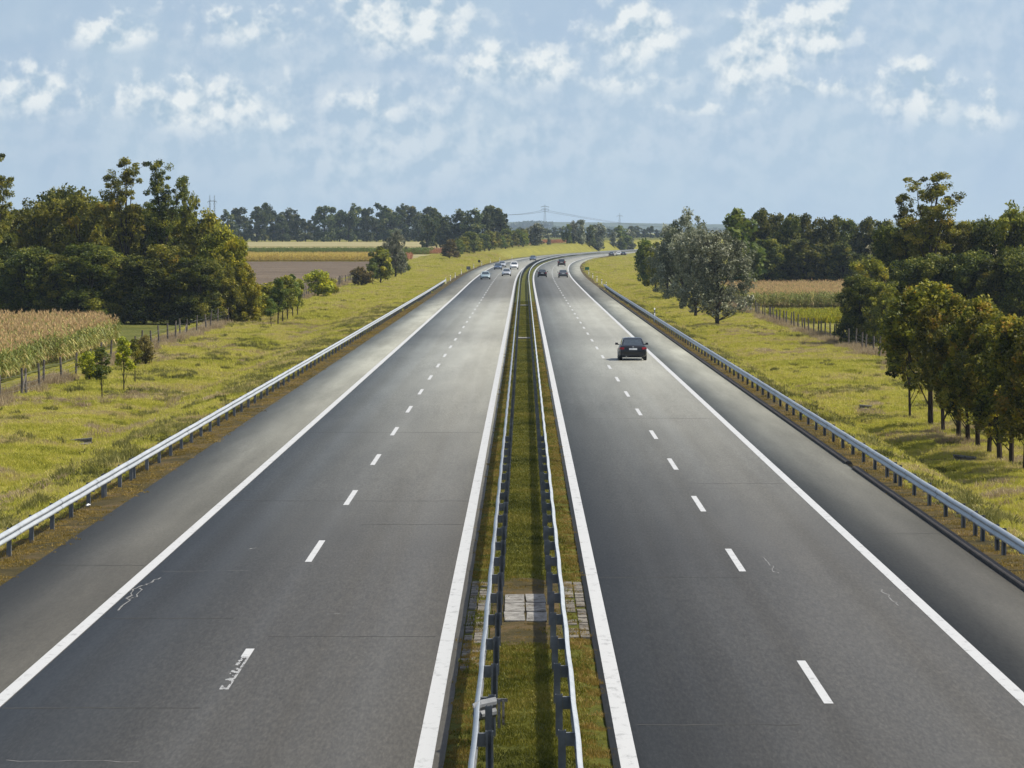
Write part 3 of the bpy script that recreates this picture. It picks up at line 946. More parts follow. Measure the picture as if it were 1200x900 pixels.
def make_tree(seed, H, W, base, n_clump, per, leaf, mat, shape='oval', bark='bark', trunk_r=None, clump_r=None, stems=1, lean=0.0, twig=True, flat=.75, shell=.45, skirt=0):
    """returns (trunk mesh, crown mesh); H height, W crown width, base = height where the crown starts"""
    rng = np.random.default_rng(seed); rr = random.Random(seed)
    ch = H - base
    cr = clump_r or W * .16
    # big lobes break the outline; leaf clumps sit on their skins
    nl = {'column': 8, 'ragged': 9}.get(shape, 13)
    lob = []
    for k in range(nl):
        d = rng.normal(size=3); d /= np.linalg.norm(d)
        if k < 2: d = np.array([.5 * d[0], .5 * d[1], .8])
        rad = rng.uniform(.26, .46)
        p = d * rng.uniform(.35, .95 - rad * .75)
        lob.append((p, rad))
    for k in range(skirt):
        a = 6.283 * k / skirt + rng.uniform(-.3, .3)
        lob.append((np.array([math.cos(a) * .5, math.sin(a) * .5, rng.uniform(-.85, -.6)]), rng.uniform(.30, .42)))
    nl = len(lob)
    if shape == 'ragged': lob = [(p * 1.1, r * .85) for p, r in lob]
    wts = np.array([r * r for _, r in lob]); wts /= wts.sum()
    cs = []
    tries = 0
    while len(cs) < n_clump and tries < 30000:
        tries += 1
        j = rng.choice(nl, p=wts)
        d = rng.normal(size=3); d[2] += .3; d /= np.linalg.norm(d)
        p = lob[j][0] + d * lob[j][1] * rng.uniform(.72, 1.0)
        if any(np.linalg.norm(p - q) < .62 * r for i, (q, r) in enumerate(lob) if i != j) and rng.random() < .8: continue
        if abs(p[2]) > 1.08 or p[0] ** 2 + p[1] ** 2 > 1.15: continue
        t = (np.clip(p[2], -1, 1) + 1) / 2
        wz = {'egg': 1.15 - .38 * t, 'column': .95, 'ragged': 1.0}.get(shape, 1.0)
        cs.append((p[0] * wz * (W / 2 - cr * .5), p[1] * wz * (W / 2 - cr * .5), base + cr * .5 + t * (ch - cr)))
    cs = np.array(cs)
    lo, hi = cs[:, 2].min(), cs[:, 2].max()
    cs[:, 2] = base + cr * .45 + (cs[:, 2] - lo) / (hi - lo) * (H - cr * .55 - base - cr * .45)
    rr_ = np.percentile(np.hypot(cs[:, 0], cs[:, 1]), 95)
    cs[:, :2] *= (W / 2 - cr * .7) / rr_
    crs = cr * rng.uniform(.6, 1.3, len(cs))
    ctint = rng.normal(.45, .17, len(cs))
    idx = rng.integers(0, len(cs), n_clump * per)
    d = rng.normal(size=(len(idx), 3)); d /= np.linalg.norm(d, axis=1)[:, None]
    rad = rng.uniform(.25, 1, len(idx)) ** .6
    pts = cs[idx] + d * (rad * crs[idx])[:, None] * np.array([1, 1, flat])
    pts[:, 2] = np.maximum(pts[:, 2], base * .85 + .02)
    tint = ctint[idx] + rng.normal(0, .14, len(idx))
    cm = leaves('crown', pts, leaf, tint, mat, rng)
    # trunk and limbs
    mb = MB()
    tr = trunk_r or max(.05, H * .016)
    top = base + ch * .75
    for s in range(stems):
        ox, oy = (rr.uniform(-.3, .3) * W * .2, rr.uniform(-.3, .3) * W * .2) if stems > 1 else (0, 0)
        sp = [(ox * .3, oy * .3, -.3), (ox * .5 + rr.uniform(-.03, .03) * H * .3, oy * .5, H * .2), (ox + rr.uniform(-.04, .04) * H * .5 + lean * .5, oy + rr.uniform(-.02, .02) * H, H * .5), (ox * 1.2 + lean, oy * 1.2, top)]
        mb.tube(sp, [tr * 1.25, tr, tr * .65, tr * .18], 7)
        pick = list(range(len(cs))); rr.shuffle(pick)
        for c in [cs[i] for i in pick[:max(6, min(26, n_clump // 2))]]:
            t = max(.12, min(.92, (c[2] - base * .3) / top * .72 * rr.uniform(.75, 1.0)))
            k = min(2, int(t * 3)); f = t * 3 - k
            a = Vector(sp[k]).lerp(Vector(sp[k + 1]), f)
            b = Vector(c)
            m = a.lerp(b, .55) + Vector((0, 0, -abs(b.x - a.x) * .10))
            mb.tube([a, m, b], [tr * .42 * (1 - t * .6), tr * .25 * (1 - t * .5), tr * .06], 4, cap=False)
    tm = mb.mesh('trunk', 50, mats=(MAT[bark],))
    return tm, cm


def open_tree(seed, H, W, mat, leaf=.135, per=95, first=.34):
    """tall tree of few bare limbs that carry separate tufts of leaves"""
    rng = np.random.default_rng(seed); rr = random.Random(seed)
    mb = MB(); tr = H * .012
    fork = Vector((rr.uniform(-.3, .3), rr.uniform(-.3, .3), H * first))
    mb.tube([(0, 0, -.3), (rr.uniform(-.2, .2), 0, H * first * .5), fork], [tr * 1.3, tr, tr * .85], 7)
    C = []
    n = 11
    for k in range(n):
        a = 6.283 * k / n + rr.uniform(-.4, .4); reach = W / 2 * (rr.uniform(.15, .95) if k > 1 else .15)
        top = H * (rr.uniform(.66, .95) if k > 1 else .97) - reach * .25
        st = fork + Vector((0, 0, H * rr.uniform(-.08, .10)))
        en = Vector((math.cos(a) * reach, math.sin(a) * reach, top))
        m = st.lerp(en, .5) + Vector((math.cos(a) * -.12 * reach, math.sin(a) * -.12 * reach, H * .02))
        P = [st, st.lerp(m, .5), m, m.lerp(en, .5) + Vector((rr.uniform(-.3, .3), rr.uniform(-.3, .3), 0)), en]
        mb.tube(P, [tr * .6, tr * .5, tr * .36, tr * .22, tr * .07], 5, cap=False)
        for j in range(15):
            t = 1 - rr.random() ** 1.5 * .68
            q = t * 4; i = min(3, int(q)); b = P[i].lerp(P[i + 1], q - i)
            c = b + Vector((rr.gauss(0, .075) * W, rr.gauss(0, .075) * W, rr.gauss(.005, .018) * H))
            mb.tube([b, b.lerp(c, .6) + Vector((0, 0, -.1)), c], [tr * .16, tr * .1, tr * .04], 4, cap=False)
            C.append((c.x, c.y, c.z, rr.uniform(.4, 1.0) * W * .088))
    C = np.array(C)
    idx = rng.integers(0, len(C), len(C) * per)
    d = rng.normal(size=(len(idx), 3)); d /= np.linalg.norm(d, axis=1)[:, None]
    pts = C[idx, :3] + d * (rng.uniform(.1, 1, len(idx)) ** .6 * C[idx, 3] * 1.25)[:, None] * np.array([1, 1, .6])
    tint = rng.normal(.5, .18, len(C))[idx] + rng.normal(0, .12, len(idx))
    return mb.mesh('trunk', 50, mats=(MAT['bark'],)), leaves('crown', pts, leaf, tint, mat, rng)


KINDS = {}
def kind(key, *variants): KINDS[key] = list(variants)


LM = MAT
kind('grove', *[make_tree(20 + i, 13, 9.0, .2, 210, 105, .195, LM['leaf_mixed' if i % 2 else 'leaf_dark'], 'oval', clump_r=.95, stems=2, skirt=5) for i in range(4)])
kind('grove_yellow', *[make_tree(40 + i, 11, 9.0, .1, 190, 105, .195, LM['leaf_yellow'] if i == 0 else LM['leaf_mixed'], 'egg', clump_r=.95, stems=2, skirt=5) for i in range(2)])
kind('locust', *[open_tree(61 + i, 18, 8.0, LM['leaf_dark' if i == 1 else 'leaf_mixed']) for i in range(4)])
kind('forest', *[make_tree(80 + i, 13, 9.0, .3, 160, 80, .27, LM['leaf_dark'], 'oval', clump_r=1.05, stems=2, skirt=5) for i in range(3)])
kind('far', *[make_tree(100 + i, 14, 10.0, .5, 85, 42, .48, LM['leaf_far'], 'ragged' if i % 2 else 'oval', clump_r=1.25, stems=2, skirt=5) for i in range(5)])
kind('maple', *[make_tree(120 + i, 6.5, 4.0, 1.3, 170, 95, .095, LM['leaf_maple'], 'egg', clump_r=.40, trunk_r=.11, flat=.85) for i in range(4)])
kind('silver', *[make_tree(140 + i, 10, 7.8, 1.15, 260, 62, .14, LM['leaf_silver'], 'oval', clump_r=.55, skirt=4, trunk_r=.17, shell=.25, flat=1.0, stems=2) for i in range(2)])
kind('poplar', *[make_tree(150 + i, 10, 5.2, .2, 70, 50, .32, LM['leaf_silver' if i != 2 else 'leaf_green'], 'column', clump_r=.75, flat=1.1, skirt=4) for i in range(3)])
kind('sapling', *[make_tree(160 + i, 3.3, 1.35, 1.35, 22, 70, .085, LM['leaf_green' if i == 0 else 'leaf_yellow' if i == 1 else 'leaf_mixed'], 'egg', clump_r=.32, trunk_r=.035) for i in range(3)])
kind('young', *[make_tree(170 + i, 5.0, 2.3, 1.5, 32, 90, .115, LM['leaf_green' if i % 2 else 'leaf_mixed'], 'egg', clump_r=.45, trunk_r=.06) for i in range(3)])
kind('roadside', *[make_tree(180 + i, 6.0, 4.4, .8, 60, 55, .25, LM['leaf_green' if i == 0 else 'leaf_mixed' if i == 1 else 'leaf_brown'], 'egg', clump_r=.70, trunk_r=.1, skirt=4) for i in range(3)])
kind('bush', *[make_tree(190 + i, 3.0, 3.6, .15, 30, 80, .16, LM['leaf_yellow' if i == 0 else 'leaf_brown' if i == 1 else 'leaf_green'], 'oval', clump_r=.62, stems=3, trunk_r=.05) for i in range(3)])
HT = {'grove': (13, 8), 'grove_yellow': (11, 8), 'locust': (18, 8), 'forest': (13, 8), 'far': (14, 9.5), 'maple': (6.5, 3.9), 'silver': (10, 7.8), 'poplar': (10, 5.2), 'sapling': (3.3, 1.35), 'young': (5, 2.3), 'roadside': (6, 4.2), 'bush': (3, 3.6)}
trng = random.Random(77)


def tree(name, key, x, y, h, label, cat, group, wscale=None, var=None):
    v = KINDS[key][trng.randrange(len(KINDS[key])) if var is None else var % len(KINDS[key])]
    H, W = HT[key]
    z = gz(x, y)
    root = empty(name, (x, y, z - .03), trng.uniform(0, 6.28))
    s = h / H
    sw = s * (wscale or 1) * trng.uniform(.94, 1.06)
    root.scale = (sw, sw, s)
    obj('trunk', v[0], root); obj('crown', v[1], root)
    return tag(root, label, cat, group)


def top_h(px, Y, ytop):
    """height of something whose foot is on the land at column px, distance Y, and whose top shows at row ytop"""
    x = atZ(px, Y)
    return x, CAM_H + (HOR_Y - ytop) / F_PX * Y - gz(x, Y)


ORD = ['first', 'second', 'third', 'fourth', 'fifth', 'sixth', 'seventh', 'eighth', 'ninth', 'tenth', 'eleventh', 'twelfth', 'thirteenth', 'fourteenth', 'fifteenth', 'sixteenth', 'seventeenth', 'eighteenth', 'nineteenth', 'twentieth',
       'twenty-first', 'twenty-second', 'twenty-third', 'twenty-fourth', 'twenty-fifth', 'twenty-sixth', 'twenty-seventh', 'twenty-eighth', 'twenty-ninth', 'thirtieth', 'thirty-first', 'thirty-second', 'thirty-third', 'thirty-fourth', 'thirty-fifth', 'thirty-sixth', 'thirty-seventh', 'thirty-eighth']

# left grove behind the maize
back = [(-10, 372, 250), (12, 380, 240), (30, 388, 243), (50, 376, 233), (72, 384, 217), (90, 374, 222), (108, 392, 230), (126, 380, 236), (146, 388, 246), (166, 396, 246), (188, 380, 240), (208, 374, 248)]
for i, (px, Y, yt) in enumerate(back):
    x, h = top_h(px, Y, yt)
    tree('grove_tree', 'grove', x, Y, h, 'dark leafy tree on the skyline of the left grove, %s from the left edge' % ORD[i], 'tree', 'trees of the left grove', wscale=.80, var=i)
front = [(0, 352, 302), (32, 350, 288), (66, 349, 296), (100, 347, 284), (134, 350, 292), (168, 348, 298), (200, 349, 286), (228, 347, 300)]
for i, (px, Y, yt) in enumerate(front):
    x, h = top_h(px, Y, yt)
    tree('grove_tree', 'grove', x, Y, h, 'shaded lower tree in front of the left grove, %s from the left' % ORD[i], 'tree', 'trees of the left grove', wscale=1.2, var=i * 3 + 1)
for i, (px, Y, yt, v) in enumerate([(232, 368, 246, 1), (252, 362, 262, 1), (272, 356, 276, 0), (262, 350, 300, 1), (286, 352, 306, 0)]):
    x, h = top_h(px, Y, yt)
    tree('grove_tree', 'grove_yellow', x, Y, h, ['olive tree at the right shoulder of the left grove', 'broad yellow green tree near the right end of the left grove', 'tall bright yellow green tree ending the left grove', 'low olive tree in front at the right end of the left grove', 'low bright yellow green tree nearest the fence end'][i], 'tree', 'trees of the left grove', wscale=.8, var=v)
for i, (px, Y, yt, w, lab) in enumerate([(148, 372, 180, .8, 'tall bare limbed tree rising above the left grove, left of the pair'), (190, 366, 184, .78, 'tall bare limbed tree rising above the left grove, right of the pair'),
                                         (219, 370, 207, .4, 'slim leaning shoot above the right end of the left grove'), (-8, 366, 177, .9, 'tall open tree cut by the left picture edge')]):
    x, h = top_h(px, Y, yt)
    tree('locust_tree', 'locust', x, Y, h, lab, 'tree', 'trees of the left grove', wscale=w, var=i)

# far treeline on the left
fx = [246, 258, 268, 279, 289, 301, 311, 320, 331, 339, 349, 358, 368, 379, 388, 398, 409, 419, 430, 441, 449, 458, 469, 479, 490, 500, 511, 520]
for i, px in enumerate(fx):
    yt = 247 + 7 * math.sin(i * 1.9) + 4 * math.sin(i * .7 + 1)
    if 395 < px < 460: yt = 243 + 5 * math.sin(i * 2.1)
    if i in (4, 12, 19): yt += 8
    Y = 1500 + 25 * math.sin(i * 2.3)
    x, h = top_h(px, Y, yt)
    tree('field_tree', 'far', x, Y, h, 'hazy dark tree of the far left treeline beyond the fields, %s from the left' % ORD[i], 'tree', 'far left treeline beyond the fields', wscale=.95 + .16 * math.sin(i * 3.1), var=i)

# trees by the bend, left of the road
bx = [(500, 1180, 252), (512, 1200, 248), (522, 1190, 252), (534, 1210, 262), (541, 1190, 245), (549, 1230, 268), (556, 1180, 244), (566, 1190, 247), (577, 1200, 241), (586, 1195, 243), (592, 1220, 258)]
for i, (px, Y, yt) in enumerate(bx):
    x, h = top_h(px, Y, yt)
    tree('field_tree', 'far', x, Y, h, 'tall dark tree left of the bend, %s from the left' % ORD[i], 'tree', 'tall trees left of the bend', wscale=.95, var=i * 2 + (i // 3))
k = 0
for Y in np.arange(985, 1250, 11.5):
    u = -24.5 + 1.2 * math.sin(Y)
    x = float(U2X(u, Y))
    tree('verge_tree', 'roadside', x, Y, 5.6 + 1.1 * math.sin(Y * .7), 'small round verge tree in the row left of the bend, %s from the near end' % ORD[k], 'tree', 'row of small trees left of the bend', wscale=1.15, var=k % 2)
    k += 1
for i, (px, Y, yt, key, w, lab) in enumerate([
    (627, 1290, 262, 'poplar', 1.9, 'broad grey green poplar beyond the bend under the tall pylon'), (643, 1330, 276, 'poplar', 1.0, 'small narrow poplar right of the broad one beyond the bend'),
    (664, 1390, 263, 'poplar', 1.25, 'pale leaved leftmost tree of the poplar clump beyond the bend'), (672, 1400, 259, 'poplar', 1.0, 'second tree of the poplar clump beyond the bend'), (681, 1395, 258, 'poplar', 1.1, 'tallest tree of the poplar clump beyond the bend'),
    (691, 1410, 264, 'poplar', 1.1, 'fourth tree of the poplar clump beyond the bend'), (701, 1420, 262, 'poplar', 1.1, 'rightmost tree of the poplar clump beyond the bend'),
    (719, 1480, 272, 'poplar', 1.3, 'low grey tree left of the twin trees far beyond the bend'), (728, 1490, 265, 'poplar', 1.5, 'left one of the twin grey trees far beyond the bend'), (738, 1500, 269, 'poplar', 1.3, 'right one of the twin grey trees far beyond the bend')]):
    x, h = top_h(px, Y, yt)
    tree('poplar_tree', key, x, Y, h, lab, 'tree', 'poplars beyond the bend', wscale=w, var=i)

hx = list(range(594, 790, 8))
for i, px in enumerate(hx):
    Y = 2150 + 60 * math.sin(i * 1.7)
    x, h = top_h(px, Y, 266.5 + 2.2 * math.sin(i * 2.3) + 1.5 * math.sin(i * .9))
    tree('hedge_tree', 'far', x, Y, h, 'small hazy tree of the distant hedge line beyond the bend, %s from the left' % ORD[i], 'tree', 'distant hedge line beyond the bend', wscale=1.25, var=i)

# single trees on the left verge
x, h = top_h(527, 900, 280)
tree('verge_tree', 'roadside', x, 900, h, 'olive brown round tree alone on the left verge before the bend', 'tree', None, wscale=1.25, var=2)
x, h = top_h(536, 915, 286)
tree('verge_tree', 'roadside', x, 915, h, 'darker small tree just behind the olive brown tree on the left verge', 'tree', None, wscale=1.0, var=0)
for i, (px, Y, yt, key, w, v, lab) in enumerate([
    (446, 580, 288, 'roadside', .95, 1, 'dark green verge tree in front of the taller grey one, left middle'), (437, 572, 302, 'young', 1.0, 1, 'small green tree left of the dark verge tree, left middle'), (463, 640, 269, 'silver', .80, 1, 'taller grey green poplar behind the dark verge tree, left middle'),
    (470, 665, 290, 'roadside', .8, 0, 'low green tree at the right foot of the grey poplar, left middle')]):
    x, h = top_h(px, Y, yt)
    tree('verge_tree', key, x, Y, h, lab, 'tree', 'verge trees left middle', wscale=w, var=v)
x, h = top_h(424, 560, 313); tree('shrub', 'bush', x, 560, h, 'brownish shrub at the end of the far left fence', 'shrub', None, wscale=1.05, var=1)
x, h = top_h(373, 478, 317); tree('shrub', 'bush', x, 478, h, 'bright yellow green shrub on the left fence line behind the young trees', 'shrub', 'yellow shrubs on the left fence line', wscale=1.0, var=0)
x, h = top_h(388, 490, 326); tree('shrub', 'bush', x, 490, h, 'smaller yellow green shrub right of the bright one on the left fence', 'shrub', 'yellow shrubs on the left fence line', wscale=.8, var=0)
x, h = top_h(322, 400, 331); tree('shrub', 'bush', x, 400, h, 'spreading yellow shrub beside the right end of the left grove', 'shrub', 'yellow shrubs on the left fence line', wscale=1.5, var=0)
x, h = top_h(306, 372, 345); tree('shrub', 'bush', x, 372, h, 'low yellow shrub at the foot of the left grove', 'shrub', 'yellow shrubs on the left fence line', wscale=1.2, var=0)
x, h = top_h(170, 246, 393); tree('shrub', 'bush', x, 246, h, 'dark reddish shrub by the left fence behind the saplings', 'shrub', None, wscale=.7, var=1)
x, h = top_h(104, 225, 412); tree('shrub', 'bush', x, 225, h, 'small yellow green shrub on the near left fence', 'shrub', None, wscale=.8, var=0)
for i, (px, Y, yt, lab) in enumerate([(119, 201.5, 405, 'dark green staked sapling on the left verge, leftmost of three'), (144.5, 211, 395, 'yellow green staked sapling on the left verge, middle of three'), (157.5, 219, 397, 'slender olive sapling on the left verge, rightmost of three')]):
    x, h = top_h(px, Y, yt)
    tree('sapling', 'sapling', x, Y, h, lab, 'sapling', 'three saplings on the left verge', wscale=1.0, var=i)
for i, (px, Y, yt) in enumerate([(317.7, 334, 349), (325.7, 346, 326), (331, 353, 323), (337, 361, 325), (343, 368, 321), (348.5, 376, 327)]):
    x, h = top_h(px, Y, yt)
    tree('young_tree', 'sapling' if i == 0 else 'young', x, Y, h, 'short ball headed sapling in front of the row of young trees by the left fence' if i == 0 else 'young tree in the short row by the left fence, %s behind the ball headed sapling' % ORD[i - 1], 'sapling', 'row of young trees by the left fence', wscale=1.05, var=i)

# right side
for i, (px, Y, yt, key, w, v, lab) in enumerate([
    (840, 390, 270, 'silver', 1.02, 0, 'big silvery poplar on the right verge, nearest of the silvery ones'), (802, 474, 245, 'silver', .82, 1, 'tallest silvery poplar behind the nearest one, right verge'), (814, 430, 268, 'silver', .8, 0, 'middle silvery poplar partly hidden between the two bigger ones'),
    (783, 540, 275, 'silver', .75, 1, 'small grey tree left of the silvery poplars'), (768, 585, 283, 'roadside', .8, 1, 'dark round verge tree at the left end of the right tree group'), (757, 640, 281, 'roadside', .75, 0, 'farthest dark tree of the right verge group, beside the bend'),
    (868, 560, 247, 'poplar', 1.0, 2, 'slim grey tree right behind the tallest silvery poplar')]):
    x, h = top_h(px, Y, yt)
    tree('verge_tree', key, x, Y, h, lab, 'tree', 'silvery tree group on the right verge', wscale=w, var=v)
fr = [(868, 600, 252), (887, 592, 245), (906, 604, 251), (925, 590, 250), (946, 600, 251), (968, 596, 256), (990, 602, 252), (1012, 592, 255), (1035, 600, 258), (1056, 590, 262)]
for i, (px, Y, yt) in enumerate(fr):
    x, h = top_h(px, Y, yt)
    tree('forest_tree', 'forest', x, Y, h, 'dark tree of the wood behind the right maize field, %s from the left' % ORD[i], 'tree', 'wood behind the right maize field', wscale=.72, var=i)
for i, (px, Y, yt) in enumerate([(876, 576, 285), (898, 574, 280), (920, 576, 284), (943, 574, 280), (966, 576, 286), (988, 574, 282)]):
    x, h = top_h(px, Y, yt)
    tree('forest_tree', 'forest', x, Y, h, 'lower shaded tree edging the right wood, %s from the left' % ORD[i], 'tree', 'wood behind the right maize field', wscale=1.1, var=i + 1)
gr = [(1046, 350, 262, .7), (1072, 352, 262, .75), (1112, 348, 257, .7), (1140, 352, 258, .7), (1166, 346, 254, .75), (1192, 342, 238, .75), (1215, 344, 240, .75)]
for i, (px, Y, yt, w) in enumerate(gr):
    x, h = top_h(px, Y, yt)
    tree('grove_tree', 'grove', x, Y, h, 'leafy tree on the skyline of the right grove, %s from the left' % ORD[i], 'tree', 'trees of the right grove', wscale=w, var=i)
for i, (px, Y, yt) in enumerate([(1064, 330, 300), (1098, 328, 296), (1132, 326, 292), (1165, 324, 300), (1198, 322, 290)]):
    x, h = top_h(px, Y, yt)
    tree('grove_tree', 'grove', x, Y, h, 'shaded lower tree at the front of the right grove, %s from the left' % ORD[i], 'tree', 'trees of the right grove', wscale=1.0, var=i * 2)
x, h = top_h(1090, 342, 197); tree('locust_tree', 'locust', x, 342, h, 'tall open tree standing above the right grove', 'tree', 'trees of the right grove', wscale=1.1, var=0)
x, h = top_h(1062, 346, 225); tree('locust_tree', 'locust', x, 346, h, 'shorter open tree left of the tall one above the right grove', 'tree', 'trees of the right grove', wscale=.8, var=1)
for i, (px, Y, yt, lab) in enumerate([(1020, 322, 299, 'yellow olive bushy tree at the left end of the right grove'), (1004, 318, 322, 'low bushy olive tree hiding the fence left of the right grove'), (1036, 316, 330, 'low dark bushy tree behind the row of maples')]):
    x, h = top_h(px, Y, yt)
    tree('grove_tree', 'grove', x, Y, h, lab, 'tree', 'trees of the right grove', wscale=.95, var=i + 1)
mx = [(1067, 193.8, 336), (1091, 184, 334), (1106, 178, 348), (1124, 172, 352), (1135, 168.5, 358), (1147, 164.7, 355), (1160, 160.8, 362), (1173, 157, 364), (1186, 153.5, 372), (1202, 149.5, 366), (1218, 145.5, 362)]
for i, (px, Y, yt) in enumerate(mx):
    x, h = top_h(px, Y, yt)
    mt_ = tree('maple_tree', 'maple', x, Y, h * (1 + .05 * math.sin(i * 2.7)), 'maple turning yellow and rust in the right verge row, %s from the far end' % ORD[i], 'tree', 'row of maples on the right verge', wscale=(.90 + .07 * math.sin(i * 1.9)) if i else .55, var=i * 3)
    mt_.rotation_euler.x = .035 * math.sin(i * 4.1); mt_.rotation_euler.y = .035 * math.sin(i * 2.3 + 1)

# woods on the horizon, too far to tell apart
def wood(label, x0, x1, Y, hgt, n, seed):
    rng = np.random.default_rng(seed)
    xs = rng.uniform(x0, x1, n); ys = Y + rng.uniform(-60, 60, n)
    env = hgt * (.62 + .25 * np.sin(xs * .009 + seed) + .13 * np.sin(xs * .035 + 1))
    zs = ground_z(xs, ys) + env * rng.uniform(0, 1, n) ** .6
    me = leaves('far_wood', np.stack([xs, ys, zs], 1), 4.5, rng.normal(.45, .2, n), MAT['leaf_far'], rng)
    tag(obj('far_wood', me), label, 'wood', None, 'stuff')


wood('bluish distant wood on the horizon left of the pylon', -250, 60, 7200, 24, 6000, 1)
wood('bluish distant wood on the horizon right of the pylon', 60, 190, 7000, 17, 3000, 2)
wood('faint distant wood along the right horizon', 190, 900, 7600, 12, 6000, 3)
wood('faint distant wood along the left horizon', -1800, -250, 7400, 18, 8000, 4)
wood('faint distant wood behind the right grove', 900, 2600, 7600, 18, 6000, 5)

# ------------------------------------------------------------------ grass, weeds and crops (nobody could count them)
def variant_collection(name, meshes):
    c = bpy.data.collections.new(name)
    for k, me in enumerate(meshes):
        o = bpy.data.objects.new('%s_%02d' % (name, k), me)
        c.objects.link(o)
    return c


def scatter(name, pts, rot, scl, idx, coll, label, cat):
    n = len(pts)
    me = bpy.data.meshes.new(name)
    me.vertices.add(n); me.vertices.foreach_set('co', np.ascontiguousarray(pts, np.float32).ravel())
    for nm, ty, dat, key in (('rot', 'FLOAT_VECTOR', rot, 'vector'), ('scl', 'FLOAT_VECTOR', scl, 'vector')):
        a = me.attributes.new(nm, ty, 'POINT'); a.data.foreach_set(key, np.ascontiguousarray(dat, np.float32).ravel())
    a = me.attributes.new('idx', 'INT', 'POINT'); a.data.foreach_set('value', np.ascontiguousarray(idx, np.int32))
    me.update()
    o = obj(name, me)
    ng = bpy.data.node_groups.new(name + '_scatter', 'GeometryNodeTree')
    ng.interface.new_socket('Geometry', in_out='INPUT', socket_type='NodeSocketGeometry')
    ng.interface.new_socket('Geometry', in_out='OUTPUT', socket_type='NodeSocketGeometry')
    N, L = ng.nodes, ng.links
    gi = N.new('NodeGroupInput'); go = N.new('NodeGroupOutput')
    ci = N.new('GeometryNodeCollectionInfo'); ci.inputs['Collection'].default_value = coll
    ci.inputs['Separate Children'].default_value = True; ci.inputs['Reset Children'].default_value = True
    ip = N.new('GeometryNodeInstanceOnPoints'); ip.inputs['Pick Instance'].default_value = True
    def named(nm, ty):
        q = N.new('GeometryNodeInputNamedAttribute'); q.data_type = ty; q.inputs['Name'].default_value = nm
        return [s for s in q.outputs if s.enabled and s.name == 'Attribute'][0]
    er = N.new('FunctionNodeEulerToRotation')
    L.new(named('rot', 'FLOAT_VECTOR'), er.inputs[0])
    L.new(gi.outputs[0], ip.inputs['Points']); L.new(ci.outputs[0], ip.inputs['Instance'])
    L.new(named('idx', 'INT'), ip.inputs['Instance Index']); L.new(er.outputs[0], ip.inputs['Rotation']); L.new(named('scl', 'FLOAT_VECTOR'), ip.inputs['Scale'])
    L.new(ip.outputs[0], go.inputs[0])
    md = o.modifiers.new('scatter', 'NODES'); md.node_group = ng
    tag(o, label, cat, None, 'stuff')
    return o


def blade_patch(seed, n, rad, h0, h1, width, lean, mat, curl=True, heads=0.0):
    rng = np.random.default_rng(seed)
    a = rng.uniform(0, 6.283, n); r = rad * np.sqrt(rng.uniform(0, 1, n))
    b = np.stack([r * np.cos(a), r * np.sin(a), np.full(n, -.03)], 1)
    h = rng.uniform(h0, h1, n) * (1 - .35 * (r / rad) ** 2)
    d = rng.uniform(0, 6.283, n); w = width * rng.uniform(.6, 1.4, n)
    side = np.stack([np.cos(d), np.sin(d), np.zeros(n)], 1) * w[:, None]
    ld = rng.uniform(0, 6.283, n); le = lean * rng.uniform(.1, 1, n) * h
    off = np.stack([np.cos(ld) * le, np.sin(ld) * le, h], 1)
    mid = b + off * np.array([.35, .35, .62])
    tip = b + off
    co = np.stack([b - side, b + side, mid + side * .7, mid - side * .7, tip], 1).reshape(-1, 3)
    i = np.arange(n)[:, None] * 5
    tri = np.concatenate([i + [0, 1, 2], i + [0, 2, 3], i + [3, 2, 4]], 1).reshape(-1, 3)
    tint = np.repeat(rng.uniform(0, 1, n), 3)
    return np_mesh('blades_%d' % seed, co, tri, mat, tint=tint)


srng = np.random.default_rng(5)


def in_view(X, Y, pad=60):
    px = VP_X + F_PX * X / Y
    return (px > -pad) & (px < 1200 + pad)


def cloud_pts(u0, u1, y0, y1, dens, zfun=None, dens_pow=0.0, y_ref=80.0):
    """points over road coordinates; dens per square metre at y_ref, thinning with distance"""
    n = int((u1 - u0) * (y1 - y0) * dens)
    u = srng.uniform(u0, u1, n); y = srng.uniform(y0, y1, n)
    keep = srng.uniform(0, 1, n) < np.clip((y_ref / y) ** dens_pow, 0, 1)
    u, y = u[keep], y[keep]
    x = U2X(u, y)
    k = in_view(x, y)
    u, x, y = u[k], x[k], y[k]
    z = ground_z(x, y) if zfun is None else zfun(x, y, u)
    return u, np.stack([x, y, z], 1)


def vnoise(x, y, s, seed=0):
    v = np.zeros_like(x)
    r = np.random.default_rng(seed)
    for k in range(5):
        a, b, p = r.uniform(-1, 1), r.uniform(-1, 1), r.uniform(0, 6.28)
        f = s * (1.4 ** k)
        v += np.sin((x * a + y * b) * f + p + 1.3 * np.sin((x * b - y * a) * f * .7 + p))
    return v / 5


def rots(n, tilt=.1): return np.stack([srng.normal(0, tilt, n), srng.normal(0, tilt, n), srng.uniform(0, 6.283, n)], 1)


def sized(n, lo, hi, hlo=None, hhi=None):
    s = srng.uniform(lo, hi, n); h = s if hlo is None else srng.uniform(hlo, hhi, n)
    return np.stack([s, s, h], 1)


